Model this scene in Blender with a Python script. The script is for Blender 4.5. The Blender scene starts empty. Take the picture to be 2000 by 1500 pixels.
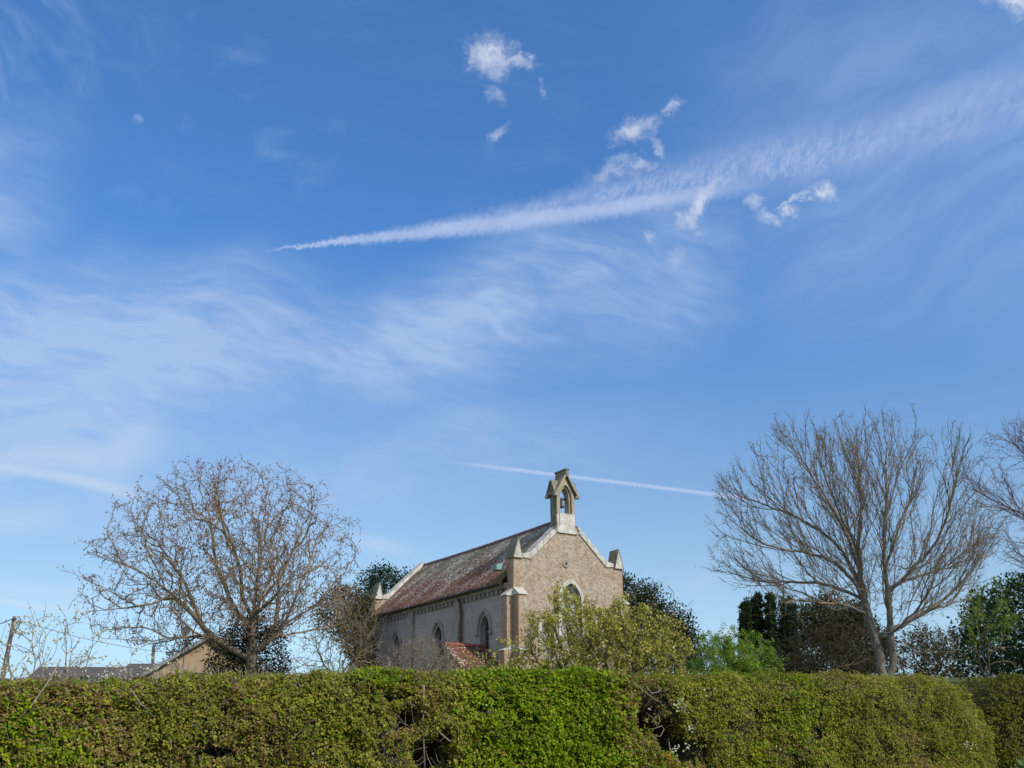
import bpy, math, random
import numpy as np
from mathutils import Vector, Matrix
from mathutils.geometry import tessellate_polygon

R = math.radians
scene = bpy.context.scene
col = scene.collection
RNG = np.random.default_rng(7)
random.seed(7)

# ------------------------------------------------------------------ camera
PITCH = R(20.05)
EYE = np.array([0.0, 0.0, 1.6])
cam_d = bpy.data.cameras.new('camera')
cam_d.sensor_width = 36.0
cam_d.lens = 36.0
cam_d.clip_start = 0.1
cam_d.clip_end = 60000
cam = bpy.data.objects.new('camera', cam_d)
cam.location = EYE
cam.rotation_euler = (math.pi / 2 + PITCH, 0, 0)
col.objects.link(cam)
scene.camera = cam

# ------------------------------------------------------------------ light
SUN_AZ = R(128)      # clockwise from +Y
SUN_EL = R(38)
scene.view_settings.view_transform = 'Standard'
scene.view_settings.look = 'None'
scene.view_settings.gamma = 1
scene.view_settings.exposure = 0.0
sun_d = bpy.data.lights.new('sun', 'SUN')
sun_d.energy = 3.6
sun_d.angle = R(0.5)
sun_d.color = (1.0, 0.93, 0.82)
sun = bpy.data.objects.new('sun', sun_d)
sdir = Vector((math.sin(SUN_AZ) * math.cos(SUN_EL), math.cos(SUN_AZ) * math.cos(SUN_EL), math.sin(SUN_EL)))
sun.rotation_euler = sdir.to_track_quat('Z', 'Y').to_euler()
sun.location = (60, -30, 60)
col.objects.link(sun)


# ------------------------------------------------------------------ node helpers
class S:
    """a socket or a number with arithmetic that builds math nodes"""
    def __init__(s, nt, v): s.nt = nt; s.v = v
    def _m(s, op, *a):
        n = s.nt.nodes.new('ShaderNodeMath'); n.operation = op
        for i, x in enumerate(a):
            x = x.v if isinstance(x, S) else x
            if isinstance(x, (int, float)): n.inputs[i].default_value = x
            else: s.nt.links.new(x, n.inputs[i])
        return S(s.nt, n.outputs[0])
    def __add__(s, o): return s._m('ADD', s, o)
    __radd__ = __add__
    def __sub__(s, o): return s._m('SUBTRACT', s, o)
    def __rsub__(s, o): return s._m('SUBTRACT', o, s)
    def __mul__(s, o): return s._m('MULTIPLY', s, o)
    __rmul__ = __mul__
    def __truediv__(s, o): return s._m('DIVIDE', s, o)
    def __rtruediv__(s, o): return s._m('DIVIDE', o, s)
    def abs(s): return s._m('ABSOLUTE', s)
    def sqrt(s): return s._m('SQRT', s)
    def pow(s, e): return s._m('POWER', s, e)
    def min(s, o): return s._m('MINIMUM', s, o)
    def max(s, o): return s._m('MAXIMUM', s, o)
    def sin(s): return s._m('SINE', s)
    def clamp(s): return s.max(0.0).min(1.0)
    def ss(s, a, b):
        n = s.nt.nodes.new('ShaderNodeMapRange'); n.interpolation_type = 'SMOOTHSTEP'
        n.inputs['From Min'].default_value = min(a, b); n.inputs['From Max'].default_value = max(a, b)
        n.inputs['To Min'].default_value = 0.0 if a < b else 1.0
        n.inputs['To Max'].default_value = 1.0 if a < b else 0.0
        s.nt.links.new(s.v, n.inputs['Value'])
        return S(s.nt, n.outputs['Result'])


def vec(nt, x, y, z=0.0):
    n = nt.nodes.new('ShaderNodeCombineXYZ')
    for i, a in enumerate((x, y, z)):
        a = a.v if isinstance(a, S) else a
        if isinstance(a, (int, float)): n.inputs[i].default_value = a
        else: nt.links.new(a, n.inputs[i])
    return n.outputs[0]


def noise(nt, v, scale, detail=4, rough=0.55, dist=0.0, colour=False):
    n = nt.nodes.new('ShaderNodeTexNoise')
    n.inputs['Scale'].default_value = scale; n.inputs['Detail'].default_value = detail
    n.inputs['Roughness'].default_value = rough; n.inputs['Distortion'].default_value = dist
    nt.links.new(v, n.inputs['Vector'])
    return n.outputs['Color'] if colour else S(nt, n.outputs['Fac'])


def dot(nt, v, c):
    n = nt.nodes.new('ShaderNodeVectorMath'); n.operation = 'DOT_PRODUCT'
    nt.links.new(v, n.inputs[0]); n.inputs[1].default_value = c
    return S(nt, n.outputs['Value'])


def mixc(nt, f, a, b, mode='MIX'):
    n = nt.nodes.new('ShaderNodeMix'); n.data_type = 'RGBA'; n.blend_type = mode
    for i, x in ((0, f), (6, a), (7, b)):
        x = x.v if isinstance(x, S) else x
        if isinstance(x, (int, float)): n.inputs[i].default_value = x
        elif isinstance(x, (tuple, list)): n.inputs[i].default_value = (x[0], x[1], x[2], 1)
        else: nt.links.new(x, n.inputs[i])
    return n.outputs[2]


# ------------------------------------------------------------------ sky
world = bpy.data.worlds.new('World')
scene.world = world
world.use_nodes = True
wt = world.node_tree
wt.nodes.clear()
wout = wt.nodes.new('ShaderNodeOutputWorld')
bg = wt.nodes.new('ShaderNodeBackground')
SKY_STRENGTH = 0.12
bg.inputs['Strength'].default_value = SKY_STRENGTH
wt.links.new(bg.outputs[0], wout.inputs[0])
nish = wt.nodes.new('ShaderNodeTexSky')
nish.sky_type = 'NISHITA'
nish.sun_disc = False
nish.sun_elevation = SUN_EL
nish.sun_rotation = SUN_AZ
nish.air_density = 1.0
nish.dust_density = 0.0
nish.ozone_density = 6.0
world.cycles.sampling_method = 'MANUAL'
world.cycles.sample_map_resolution = 256


def build_sky():
    nt = wt
    tc = nt.nodes.new('ShaderNodeTexCoord').outputs['Generated']
    cp, sp = math.cos(PITCH), math.sin(PITCH)
    Z = dot(nt, tc, (0, cp, sp))
    X = dot(nt, tc, (1, 0, 0))
    Y = dot(nt, tc, (0, -sp, cp))
    front = Z.ss(0.25, 0.6)
    Zs = Z.max(0.2)
    u = 1.0 + 2.0 * (X / Zs)          # angular map of the sky ahead, in thousandths
    v = 0.75 - 2.0 * (Y / Zs)
    P = vec(nt, u, v, 0.0)
    # large veil of cirrus, drawn out along a shallow diagonal
    w1 = noise(nt, P, 2.2, 3, 0.5)
    w2 = noise(nt, vec(nt, u, v, 3.7), 2.2, 3, 0.5)
    uu = u + (w1 - 0.5) * 0.35
    vv = v + (w2 - 0.5) * 0.30
    wisp = noise(nt, vec(nt, (uu + 0.35 * vv) * 1.0, (vv - 0.28 * uu) * 3.6, 1.0), 3.2, 8, 0.62)
    wisp2 = noise(nt, vec(nt, (uu - 0.6 * vv) * 4.5, (vv + 0.8 * uu) * 1.6, 5.0), 2.6, 8, 0.65)
    fine = noise(nt, vec(nt, (u + 0.4 * v) * 5.0, (v - 0.25 * u) * 22.0, 2.0), 2.0, 6, 0.6)
    broad = noise(nt, vec(nt, u * 1.0, v * 1.7, 8.0), 1.9, 3, 0.5)

    def band(pts, up, dn, u0, u1, soft=0.15):
        """mask round a quadratic ridge line v=f(u)"""
        a, b, c = np.polyfit([p[0] for p in pts], [p[1] for p in pts], 2)
        f = (uu * uu) * float(a) + uu * float(b) + float(c)
        d = vv - f
        m = d.ss(-up, 0.0) * d.ss(dn, 0.0)
        return m * uu.ss(u0 - soft, u0 + soft) * uu.ss(u1 + soft, u1 - soft)
    veil = band([(0, .72), (.7, .69), (1.5, .50)], .22, .22, -2.0, 1.35, .35) * 0.72
    veil = veil.max(uu.ss(0.95, -0.05) * vv.ss(.40, .66) * vv.ss(1.16, .84) * 0.80)
    veil = veil.max(band([(.6, .93), (.9, .90), (1.3, .84)], .16, .12, .2, 1.15, .3) * 0.42)
    veil = veil.max(uu.ss(0.22, -0.05) * vv.ss(.12, .30) * vv.ss(.55, .42) * 0.42)
    wisp3 = noise(nt, vec(nt, (uu * .87 - vv * .5) * 1.4, (uu * .5 + vv * .87) * 5.5, 13.0), 2.4, 6, .6)
    right = uu.ss(1.15, 1.75) * vv.ss(-.15, .15) * vv.ss(.75, .45) * 0.30
    tex = (0.36 + .90 * (wisp.ss(.28, .72))) * (0.80 + .35 * fine.ss(.3, .7))
    a_cir = (veil * tex * (0.6 + 0.6 * broad.ss(.3, .65))).min(0.72)
    a_cir = a_cir.max(right * (0.55 + .6 * wisp3.ss(.3, .7)))
    # feathery streaks upper left
    st = u.ss(.42, .05) * v.ss(.42, .12) * wisp2.ss(.42, .78) * 0.26
    a_cir = a_cir.max(st)
    # faint patches in the blue
    a_cir = a_cir.max(noise(nt, vec(nt, u * 2.2, v * 3.0, 11.0), 2.4, 6, .6).ss(.56, .80) * .22 * u.ss(1.0, .6) * v.ss(.6, .3))
    # thin high veil everywhere
    a_cir = a_cir.max(wisp.ss(.5, .9) * 0.10 * v.ss(1.3, .3))

    def seg(x0, y0, x1, y1, hw, soft, jit=0.012, amp=1.0, taper=0.0):
        """soft line in the sky between two directions"""
        dx, dy = x1 - x0, y1 - y0
        L = math.hypot(dx, dy)
        ju = u + (w1 - 0.5) * jit
        jv = v + (w2 - 0.5) * jit
        t = ((ju - x0) * dx + (jv - y0) * dy) * (1.0 / (L * L))
        d = ((jv - y0) * dx - (ju - x0) * dy) * (1.0 / L)
        e = 0.06 / max(L, .06) * .8
        return (d.abs()).ss(hw + soft, hw * .4) * t.ss(-e, e * 1.5) * t.ss(1 + e, 1 - e * 1.5) * amp
    low = seg(-.1, .893, .27, .965, .004, .016, .05, .42)
    low = low.max(seg(-.2, .905, .22, .91, .012, .03, .10, .32))
    low = low.max(seg(.17, .915, .30, .865, .02, .04, .10, .36))
    low = low.max(seg(-.2, 1.145, .17, 1.195, .003, .012, .03, .38))
    low = low.max(seg(-.2, 1.13, .20, 1.17, .012, .03, .05, .22))
    low = low.max(seg(-.2, 1.02, .12, 1.01, .010, .03, .05, .26))
    low = low.max(seg(.68, 1.045, .80, 1.075, .004, .022, .04, .30))
    low = low.max(seg(1.33, 1.15, 1.41, 1.11, .004, .02, .04, .14))
    # ---- great contrail: sharp lower edge, combed upper side
    q = np.polyfit([.50, .75, 1.0, 1.25, 1.5, 1.8, 2.0], [.489, .466, .430, .392, .352, .282, .215], 3)
    f = ((u * float(q[0]) + float(q[1])) * u + float(q[2])) * u + float(q[3])
    strand = noise(nt, vec(nt, (u * 1.0 + v * 0.30) * 46.0, v * 22.0, 0.0), 2.0, 5, 0.7, 0.8)
    strand2 = noise(nt, vec(nt, (u * 1.0 + v * 0.35) * 24.0, v * 13.0, 4.0), 1.6, 4, 0.65, 0.8)
    lump = noise(nt, vec(nt, u * 12.0, v * 20.0, 2.0), 1.6, 4, 0.6)
    d = v - f + (lump - .5) * .009
    core_w = 0.003 + 0.020 * u.ss(.50, 1.0)
    core = ((d + (strand - .5) * .022).abs() / core_w).ss(1.25, .15) * u.ss(.495, .60) * u.ss(1.62, 1.22) * (.74 + .22 * lump.ss(.3, .65))
    up_w = 0.008 + 0.105 * u.ss(.62, 1.62)
    comb = ((-1.0 * d + (strand - .5) * .045) / up_w)
    combm = comb.ss(-.12, .10) * comb.ss(1.05, .35) * (.46 + .55 * strand.ss(.36, .64)) * (.62 + .5 * strand2.ss(.35, .6))
    combm = combm * u.ss(.55, .80) * (1.0 - .55 * u.ss(1.55, 1.95)) * .50
    tail = ((d + .03).abs() / .075).ss(1.1, .2) * u.ss(1.35, 1.6) * (.4 + .5 * strand2.ss(.35, .7)) * .42
    trail = (core * .82).max(combm).max(tail)
    # ---- thin contrail behind the bell turret, little beads along its lower edge
    q2 = np.polyfit([.80, 1.0, 1.2, 1.5], [.893, .9135, .943, .978], 2)
    f2 = (u * u) * float(q2[0]) + u * float(q2[1]) + float(q2[2])
    bead = noise(nt, vec(nt, (u + v * .3) * 330.0, 0.0, 0.0), 1.0, 2).ss(.35, .6) * .0034
    d2 = v - f2
    t2 = (d2 - bead).ss(.0034, .0002) * d2.ss(-.0042, -.0015) * u.ss(.80, 1.0) * u.ss(1.54, 1.42)
    t2 = t2 * (.25 + .45 * u.ss(.86, 1.0))
    # ---- torn scraps of cumulus
    pw1 = noise(nt, P, 11.0, 6, 0.7)
    pw2 = noise(nt, vec(nt, u, v, 9.1), 14.0, 6, 0.65)
    pu = u + (pw1 - .5) * .10
    pv = v + (pw2 - .5) * .10
    tear = noise(nt, vec(nt, pu * 1.0, pv * 1.0, 6.0), 30.0, 6, 0.72)

    def puff(cx, cy, rx, ry, ang, amp):
        ca, sa = math.cos(R(ang)), math.sin(R(ang))
        x = ((pu - cx) * ca + (pv - cy) * sa) * (1 / rx)
        y = ((pv - cy) * ca - (pu - cx) * sa) * (1 / ry)
        r = (x * x + y * y).sqrt()
        return (r + (tear - .5) * 2.3).ss(1.35, -.25) * amp
    pf = None
    for a in ((.962, .112, .052, .036, 10, .88), (1.015, .125, .036, .014, 25, .6), (.968, .190, .018, .018, 0, .42),
              (.972, .268, .010, .026, 35, .55), (1.06, .178, .008, .008, 0, .3), (1.245, .252, .052, .026, -28, .75),
              (1.315, .212, .022, .013, -40, .72), (1.285, .292, .012, .026, -20, .45), (1.195, .335, .058, .020, -14, .46),
              (1.245, .316, .03, .012, 0, .5), (1.372, .392, .022, .052, 38, .92), (1.345, .425, .018, .020, 0, .7),
              (1.608, .378, .034, .018, 18, .95), (1.555, .398, .040, .008, -25, .62), (1.545, .422, .022, .012, -20, .7),
              (1.478, .400, .024, .020, 35, .55), (1.500, .432, .026, .013, 20, .6), (1.268, .463, .011, .014, 0, .45),
              (1.325, .510, .014, .018, 0, .28), (1.365, .458, .012, .010, 0, .3), (1.985, .005, .055, .030, 20, .95),
              (1.43, 1.238, .055, .012, 0, .65)):
        p = puff(*a)
        pf = p if pf is None else pf.max(p)
    # cirrus over the unseen rest of the sky, whitened to warm the shaded sides
    g1 = noise(nt, tc, 2.4, 7, 0.6, 0.6)
    a_back = g1.ss(.30, .7) * .80
    # assemble: hue of the air corrected towards the photograph's deep spring blue
    el = dot(nt, tc, (0, 0, 1))
    lift = nt.nodes.new('ShaderNodeVectorMath'); lift.operation = 'ADD'
    nt.links.new(tc, lift.inputs[0]); lift.inputs[1].default_value = (0, 0, .05)
    nrm = nt.nodes.new('ShaderNodeVectorMath'); nrm.operation = 'NORMALIZE'
    nt.links.new(lift.outputs[0], nrm.inputs[0]); nt.links.new(nrm.outputs[0], nish.inputs[0])
    tint = mixc(nt, el.ss(.12, .50), (1.82, 1.58, 1.29), (.95, 1.42, 1.70))
    tint = mixc(nt, el.ss(.12, -.02), tint, (1.0, .9, .82))
    base = mixc(nt, 1.0, nish.outputs[0], tint, 'MULTIPLY')
    base = mixc(nt, dot(nt, tc, (1, 0, 0)).ss(-.12, -.50) * el.ss(.34, .10) * front, base, mixc(nt, 1.0, base, (.80, .83, .86), 'MULTIPLY'))
    k = 1.0 / SKY_STRENGTH
    cir_c = (.445 * k, .60 * k, .86 * k)
    puf_c = (.66 * k, .72 * k, .86 * k)
    A = (front * a_cir).max((1.0 - front) * a_back)
    c = mixc(nt, A, base, mixc(nt, front, (.80 * k, .76 * k, .72 * k), cir_c))
    c = mixc(nt, front * low, c, (.66 * k, .76 * k, .90 * k))
    c = mixc(nt, front * trail.max(t2), c, (.50 * k, .60 * k, .86 * k))
    c = mixc(nt, front * pf, c, puf_c)
    nt.links.new(c, bg.inputs['Color'])


build_sky()


# ------------------------------------------------------------------ geometry helpers
FPX = 2000.0
FW = np.array([0, math.cos(PITCH), math.sin(PITCH)])
UP = np.array([0, -math.sin(PITCH), math.cos(PITCH)])


def at(px, py, Y):
    """world point seen at photograph pixel (px, py) whose distance along +Y is Y"""
    d = np.array([(px - 1000) / FPX, 0, 0]) + UP * (750 - py) / FPX + FW
    return EYE + d * (Y / d[1])


def ground_z(x, y):
    """road level, roadside bank, field rising to the churchyard"""
    x = np.asarray(x, float); y = np.asarray(y, float)
    z = np.interp(y, [-400, -3.2, -2.6, 3.0, 3.6, 8.0, 12.0, 50.0, 130.0, 400.0, 3000.0],
                  [0.3, 0.3, 0.0, 0.0, 0.12, 0.95, 1.25, 5.15, 5.3, 2.0, -10.0])
    bump = 0.05 * np.sin(x * 0.9 + y * 0.4) + 0.04 * np.sin(x * 2.3 - y * 1.7)
    return z + bump * np.clip((y - 4) / 3, 0, 1) * np.clip((300 - y) / 100, 0, 1)


def tag(o, label=None, cat=None, group=None, kind=None):
    if label: o['label'] = label
    if cat: o['category'] = cat
    if group: o['group'] = group
    if kind: o['kind'] = kind
    return o


def empty(name, loc=(0, 0, 0), rz=0.0):
    o = bpy.data.objects.new(name, None)
    o.location = loc; o.rotation_euler = (0, 0, rz)
    col.objects.link(o)
    return o


def mesh_np(name, V, F, mat, parent=None, colr=None, smooth=False):
    """V (n,3); F (m,k) array of same-size faces, or a list of arrays; colr (n,3) point colours"""
    me = bpy.data.meshes.new(name)
    V = np.ascontiguousarray(V, dtype=np.float32)
    Fs = F if isinstance(F, list) else [F]
    Fs = [np.asarray(f, dtype=np.int32) for f in Fs if len(f)]
    me.vertices.add(len(V)); me.vertices.foreach_set('co', V.ravel())
    loops = np.concatenate([f.ravel() for f in Fs])
    tot = np.concatenate([np.full(len(f), f.shape[1], np.int32) for f in Fs])
    start = np.concatenate([[0], np.cumsum(tot)[:-1]]).astype(np.int32)
    me.loops.add(len(loops)); me.loops.foreach_set('vertex_index', loops)
    me.polygons.add(len(tot)); me.polygons.foreach_set('loop_start', start)
    if smooth: me.polygons.foreach_set('use_smooth', np.ones(len(tot), bool))
    me.update(calc_edges=True)
    if colr is not None:
        a = me.color_attributes.new('Col', 'FLOAT_COLOR', 'POINT')
        c = np.ones((len(V), 4), np.float32); c[:, :3] = colr
        a.data.foreach_set('color', c.ravel())
    me.materials.append(mat)
    o = bpy.data.objects.new(name, me)
    col.objects.link(o)
    if parent: o.parent = parent
    return o


class MB:
    """collects solids; build() links them as one mesh object"""
    def __init__(s): s.v = []; s.f = []
    def add(s, vs, fs):
        n = len(s.v); s.v += [tuple(p) for p in vs]; s.f += [tuple(i + n for i in f) for f in fs]
        return s
    def box(s, x0, x1, y0, y1, z0, z1):
        return s.add([(x0, y0, z0), (x1, y0, z0), (x1, y1, z0), (x0, y1, z0), (x0, y0, z1), (x1, y0, z1), (x1, y1, z1), (x0, y1, z1)],
                     [(0, 3, 2, 1), (4, 5, 6, 7), (0, 1, 5, 4), (1, 2, 6, 5), (2, 3, 7, 6), (3, 0, 4, 7)])
    def hexa(s, b, t):
        """eight corners: four bottom, four top, any order-consistent quad"""
        return s.add(list(b) + list(t), [(0, 3, 2, 1), (4, 5, 6, 7), (0, 1, 5, 4), (1, 2, 6, 5), (2, 3, 7, 6), (3, 0, 4, 7)])
    def slab(s, outline, holes, d0, d1, plane='xz'):
        """polygon with holes in a vertical plane, thickened from d0 to d1"""
        def P(p, d):
            return (p[0], d, p[1]) if plane == 'xz' else (d, p[0], p[1])
        loops = [outline] + list(holes)
        flat = [q for l in loops for q in l]
        tris = tessellate_polygon([[Vector((q[0], q[1], 0)) for q in l] for l in loops])
        n = len(flat)
        vs = [P(q, d0) for q in flat] + [P(q, d1) for q in flat]
        fs = [tuple(t) for t in tris] + [tuple(i + n for i in reversed(t)) for t in tris]
        k = 0
        for l in loops:
            m = len(l)
            for i in range(m):
                j = (i + 1) % m
                fs.append((k + i, k + j, k + j + n, k + i + n))
            k += m
        return s.add(vs, fs)
    def tube(s, pts, r, n=8, cap=True):
        pts = [Vector(p) for p in pts]
        rs = r if isinstance(r, (list, tuple)) else [r] * len(pts)
        vs = []; fs = []
        for i, p in enumerate(pts):
            d = (pts[min(i + 1, len(pts) - 1)] - pts[max(i - 1, 0)]).normalized()
            a = d.cross(Vector((0.31, 0.95, 0.05)) if abs(d.y) < .9 else Vector((1, 0, 0))).normalized(); b = d.cross(a)
            for k in range(n):
                t = 2 * math.pi * k / n
                vs.append(p + (a * math.cos(t) + b * math.sin(t)) * rs[i])
        for i in range(len(pts) - 1):
            for k in range(n):
                fs.append((i * n + k, i * n + (k + 1) % n, (i + 1) * n + (k + 1) % n, (i + 1) * n + k))
        if cap:
            fs.append(tuple(range(n))); fs.append(tuple((len(pts) - 1) * n + k for k in range(n)))
        return s.add(vs, fs)
    def lathe(s, prof, cx, cy, n=16):
        vs = []; fs = []
        for r, z in prof:
            for k in range(n):
                t = 2 * math.pi * k / n
                vs.append((cx + r * math.cos(t), cy + r * math.sin(t), z))
        for i in range(len(prof) - 1):
            for k in range(n):
                fs.append((i * n + k, i * n + (k + 1) % n, (i + 1) * n + (k + 1) % n, (i + 1) * n + k))
        return s.add(vs, fs)
    def build(s, name, mat, parent=None, bevel=0.0, smooth=False, kind=None):
        import bmesh
        me = bpy.data.meshes.new(name)
        me.from_pydata([tuple(map(float, v)) for v in s.v], [], s.f)
        bm = bmesh.new(); bm.from_mesh(me)
        bmesh.ops.recalc_face_normals(bm, faces=bm.faces)
        bm.to_mesh(me); bm.free()
        if smooth:
            for p in me.polygons: p.use_smooth = True
        me.materials.append(mat)
        o = bpy.data.objects.new(name, me); col.objects.link(o)
        if parent: o.parent = parent
        if bevel:
            m = o.modifiers.new('bevel', 'BEVEL'); m.width = bevel; m.segments = 1; m.limit_method = 'ANGLE'; m.angle_limit = R(40)
        if kind: o['kind'] = kind
        return o


def arch(cx, w, z0, zs, rise, n=9, cut=None):
    """pointed arch outline, counter-clockwise from the bottom left"""
    h = w / 2
    # circle through (h, zs) and (0, zs+rise) with centre on the springing line
    r = (h * h + rise * rise) / (2 * h)
    a1 = math.atan2(rise, r - h)
    rgt = [(cx + h - r + r * math.cos(a1 * i / n), zs + r * math.sin(a1 * i / n)) for i in range(n + 1)]
    lft = [(2 * cx - x, z) for x, z in reversed(rgt[:-1])]
    return [(cx - h, z0), (cx + h, z0)] + rgt + lft


def arch_ring(cx, w_out, w_in, z0, zs, rise_out, n=9):
    """hood mould: band between two arches, open at the bottom"""
    o = arch(cx, w_out, z0, zs, rise_out, n); i = arch(cx, w_in, z0, zs, rise_out - (w_out - w_in) * .62, n)
    return o[1:] + [o[0]] + [i[0]] + list(reversed(i[1:]))


# ------------------------------------------------------------------ materials
def new_mat(name):
    m = bpy.data.materials.new(name); m.use_nodes = True
    nt = m.node_tree; b = nt.nodes['Principled BSDF']
    return m, nt, b


def obj_co(nt): return nt.nodes.new('ShaderNodeTexCoord').outputs['Object']


def scaled(nt, v, s):
    n = nt.nodes.new('ShaderNodeVectorMath'); n.operation = 'MULTIPLY'
    nt.links.new(v, n.inputs[0]); n.inputs[1].default_value = s
    return n.outputs[0]


def bump(nt, b, h, strength, dist):
    n = nt.nodes.new('ShaderNodeBump'); n.inputs['Strength'].default_value = strength; n.inputs['Distance'].default_value = dist
    nt.links.new(h.v if isinstance(h, S) else h, n.inputs['Height']); nt.links.new(n.outputs[0], b.inputs['Normal'])


def ramp(nt, f, stops):
    n = nt.nodes.new('ShaderNodeValToRGB'); e = n.color_ramp.elements
    while len(e) < len(stops): e.new(0.5)
    for i, (p, c) in enumerate(stops):
        e[i].position = p; e[i].color = (c[0], c[1], c[2], 1)
    nt.links.new(f.v if isinstance(f, S) else f, n.inputs[0])
    return n.outputs[0]


def voro(nt, v, scale, feature='F1', out='Distance', rnd=1.0):
    n = nt.nodes.new('ShaderNodeTexVoronoi'); n.feature = feature
    n.inputs['Scale'].default_value = scale; n.inputs['Randomness'].default_value = rnd
    nt.links.new(v, n.inputs['Vector'])
    return n.outputs[out] if out == 'Color' else S(nt, n.outputs[out])


def m_rubble():
    m, nt, b = new_mat('brown_rubble_stone')
    co = obj_co(nt)
    warp = noise(nt, co, 2.5, 3, .5, colour=True)
    w = nt.nodes.new('ShaderNodeVectorMath'); w.operation = 'MULTIPLY_ADD'
    nt.links.new(warp, w.inputs[0]); w.inputs[1].default_value = (.28, .28, .28); nt.links.new(scaled(nt, co, (1, 1, 1.2)), w.inputs[2])
    cell = voro(nt, w.outputs[0], 6.2, out='Color')
    edge = voro(nt, w.outputs[0], 6.2, 'DISTANCE_TO_EDGE')
    sep = nt.nodes.new('ShaderNodeSeparateColor'); nt.links.new(cell, sep.inputs[0])
    c = ramp(nt, sep.outputs[0], [(0, (.31, .25, .20)), (.2, (.42, .335, .245)), (.45, (.53, .44, .325)), (.62, (.58, .485, .355)),
                                  (.80, (.61, .545, .455)), (.93, (.54, .46, .36)), (1, (.64, .58, .49))])
    big = noise(nt, co, .45, 4, .6)
    c = mixc(nt, big.ss(.42, .72) * .40, c, (.40, .26, .14))
    soft = noise(nt, scaled(nt, co, (1, 1, 1.25)), 5.5, 6, .82)
    c = mixc(nt, .50, c, ramp(nt, soft, [(.36, (.08, .055, .04)), (.45, (.27, .205, .145)), (.52, (.45, .37, .285)), (.60, (.62, .55, .45)), (.68, (.76, .71, .63))]))
    c = mixc(nt, edge.ss(.08, .01) * .25, c, (.50, .43, .34))
    pit = noise(nt, co, 19.0, 4, .75)
    c = mixc(nt, pit.ss(.56, .74) * .75, c, (.62, .55, .43))
    c = mixc(nt, pit.ss(.47, .37) * .8, c, (.18, .13, .095))
    patch = noise(nt, co, 3.1, 5, .7)
    mott = noise(nt, co, 1.5, 5, .7)
    c = mixc(nt, mott.ss(.51, .38) * .5, c, (.30, .19, .11))
    c = mixc(nt, mott.ss(.55, .68) * .35, c, (.62, .52, .40))
    c = mixc(nt, patch.ss(.61, .68) * .75, c, (.66, .62, .55))
    x = dot(nt, co, (1, 0, 0)); z = dot(nt, co, (0, 0, 1))
    grime = noise(nt, co, 1.1, 4, .6)
    c = mixc(nt, (z.ss(4.8, 1.0) * .5 * grime.ss(.35, .6)), c, (.24, .17, .12))
    # ochre-orange quoins along both corners
    q = (x.ss(.42, .30)).max(x.ss(6.45, 6.6))
    c = mixc(nt, q * .35 * patch.ss(.35, .5), c, (.44, .25, .12))
    nt.links.new(c, b.inputs['Base Color']); b.inputs['Roughness'].default_value = .95
    bump(nt, b, edge.ss(0, .12) * .22 + pit * .5 + soft * .9 + S(nt, sep.outputs[1]) * .25, .7, .05)
    return m


def m_grey_wall():
    m, nt, b = new_mat('grey_weathered_wall')
    co = obj_co(nt)
    y = dot(nt, co, (0, 1, 0)); z = dot(nt, co, (0, 0, 1)); x = dot(nt, co, (1, 0, 0))
    br = nt.nodes.new('ShaderNodeTexBrick')
    nt.links.new(vec(nt, y + x, z + noise(nt, co, 3.0, 2) * .06), br.inputs['Vector'])
    br.inputs['Scale'].default_value = 1.0; br.inputs['Brick Width'].default_value = .52; br.inputs['Row Height'].default_value = .27
    br.inputs['Mortar Size'].default_value = .012; br.inputs['Mortar Smooth'].default_value = .6
    br.inputs['Color1'].default_value = (.42, .36, .32, 1); br.inputs['Color2'].default_value = (.52, .46, .42, 1)
    br.inputs['Mortar'].default_value = (.33, .30, .28, 1)
    big = noise(nt, co, .6, 5, .65)
    c = mixc(nt, big.ss(.35, .65) * .6, br.outputs[0], (.37, .35, .36))
    mid = noise(nt, scaled(nt, co, (3, 3, 1.2)), 1.6, 6, .7)
    c = mixc(nt, mid.ss(.55, .75) * .55, c, (.60, .57, .53))
    c = mixc(nt, mid.ss(.47, .30) * .7, c, (.20, .17, .15))
    c = mixc(nt, z.ss(1.8, .2) * big.ss(.3, .6) * .5, c, (.26, .19, .14))
    sm = noise(nt, co, 12.0, 4, .7)
    c = mixc(nt, sm.ss(.6, .8) * .5, c, (.58, .55, .5))
    nt.links.new(c, b.inputs['Base Color']); b.inputs['Roughness'].default_value = .95
    bump(nt, b, mid + sm * .5 + S(nt, br.outputs['Fac']) * -.5, .6, .03)
    return m


def m_stone(name, base, light, dark, moss=None, moss_amt=.5, sc=1.0, lich=.6):
    m, nt, b = new_mat(name)
    co = obj_co(nt)
    a = noise(nt, co, 2.2 * sc, 6, .65); d = noise(nt, co, 14.0 * sc, 5, .7); e = noise(nt, scaled(nt, co, (3, 3, .8)), 2.0 * sc, 5, .65)
    c = mixc(nt, a.ss(.38, .66), base, light)
    c = mixc(nt, d.ss(.58, .75) * lich, c, tuple(min(.82, v * 1.35) for v in light))
    c = mixc(nt, e.ss(.48, .30) * .7, c, dark)
    if moss:
        g = noise(nt, co, 3.4 * sc, 6, .7)
        c = mixc(nt, g.ss(.62 - .25 * moss_amt, .70 - .2 * moss_amt) * .7, c, moss)
    nt.links.new(c, b.inputs['Base Color']); b.inputs['Roughness'].default_value = .93
    bump(nt, b, a + d * .6, .6, .02)
    return m


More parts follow.
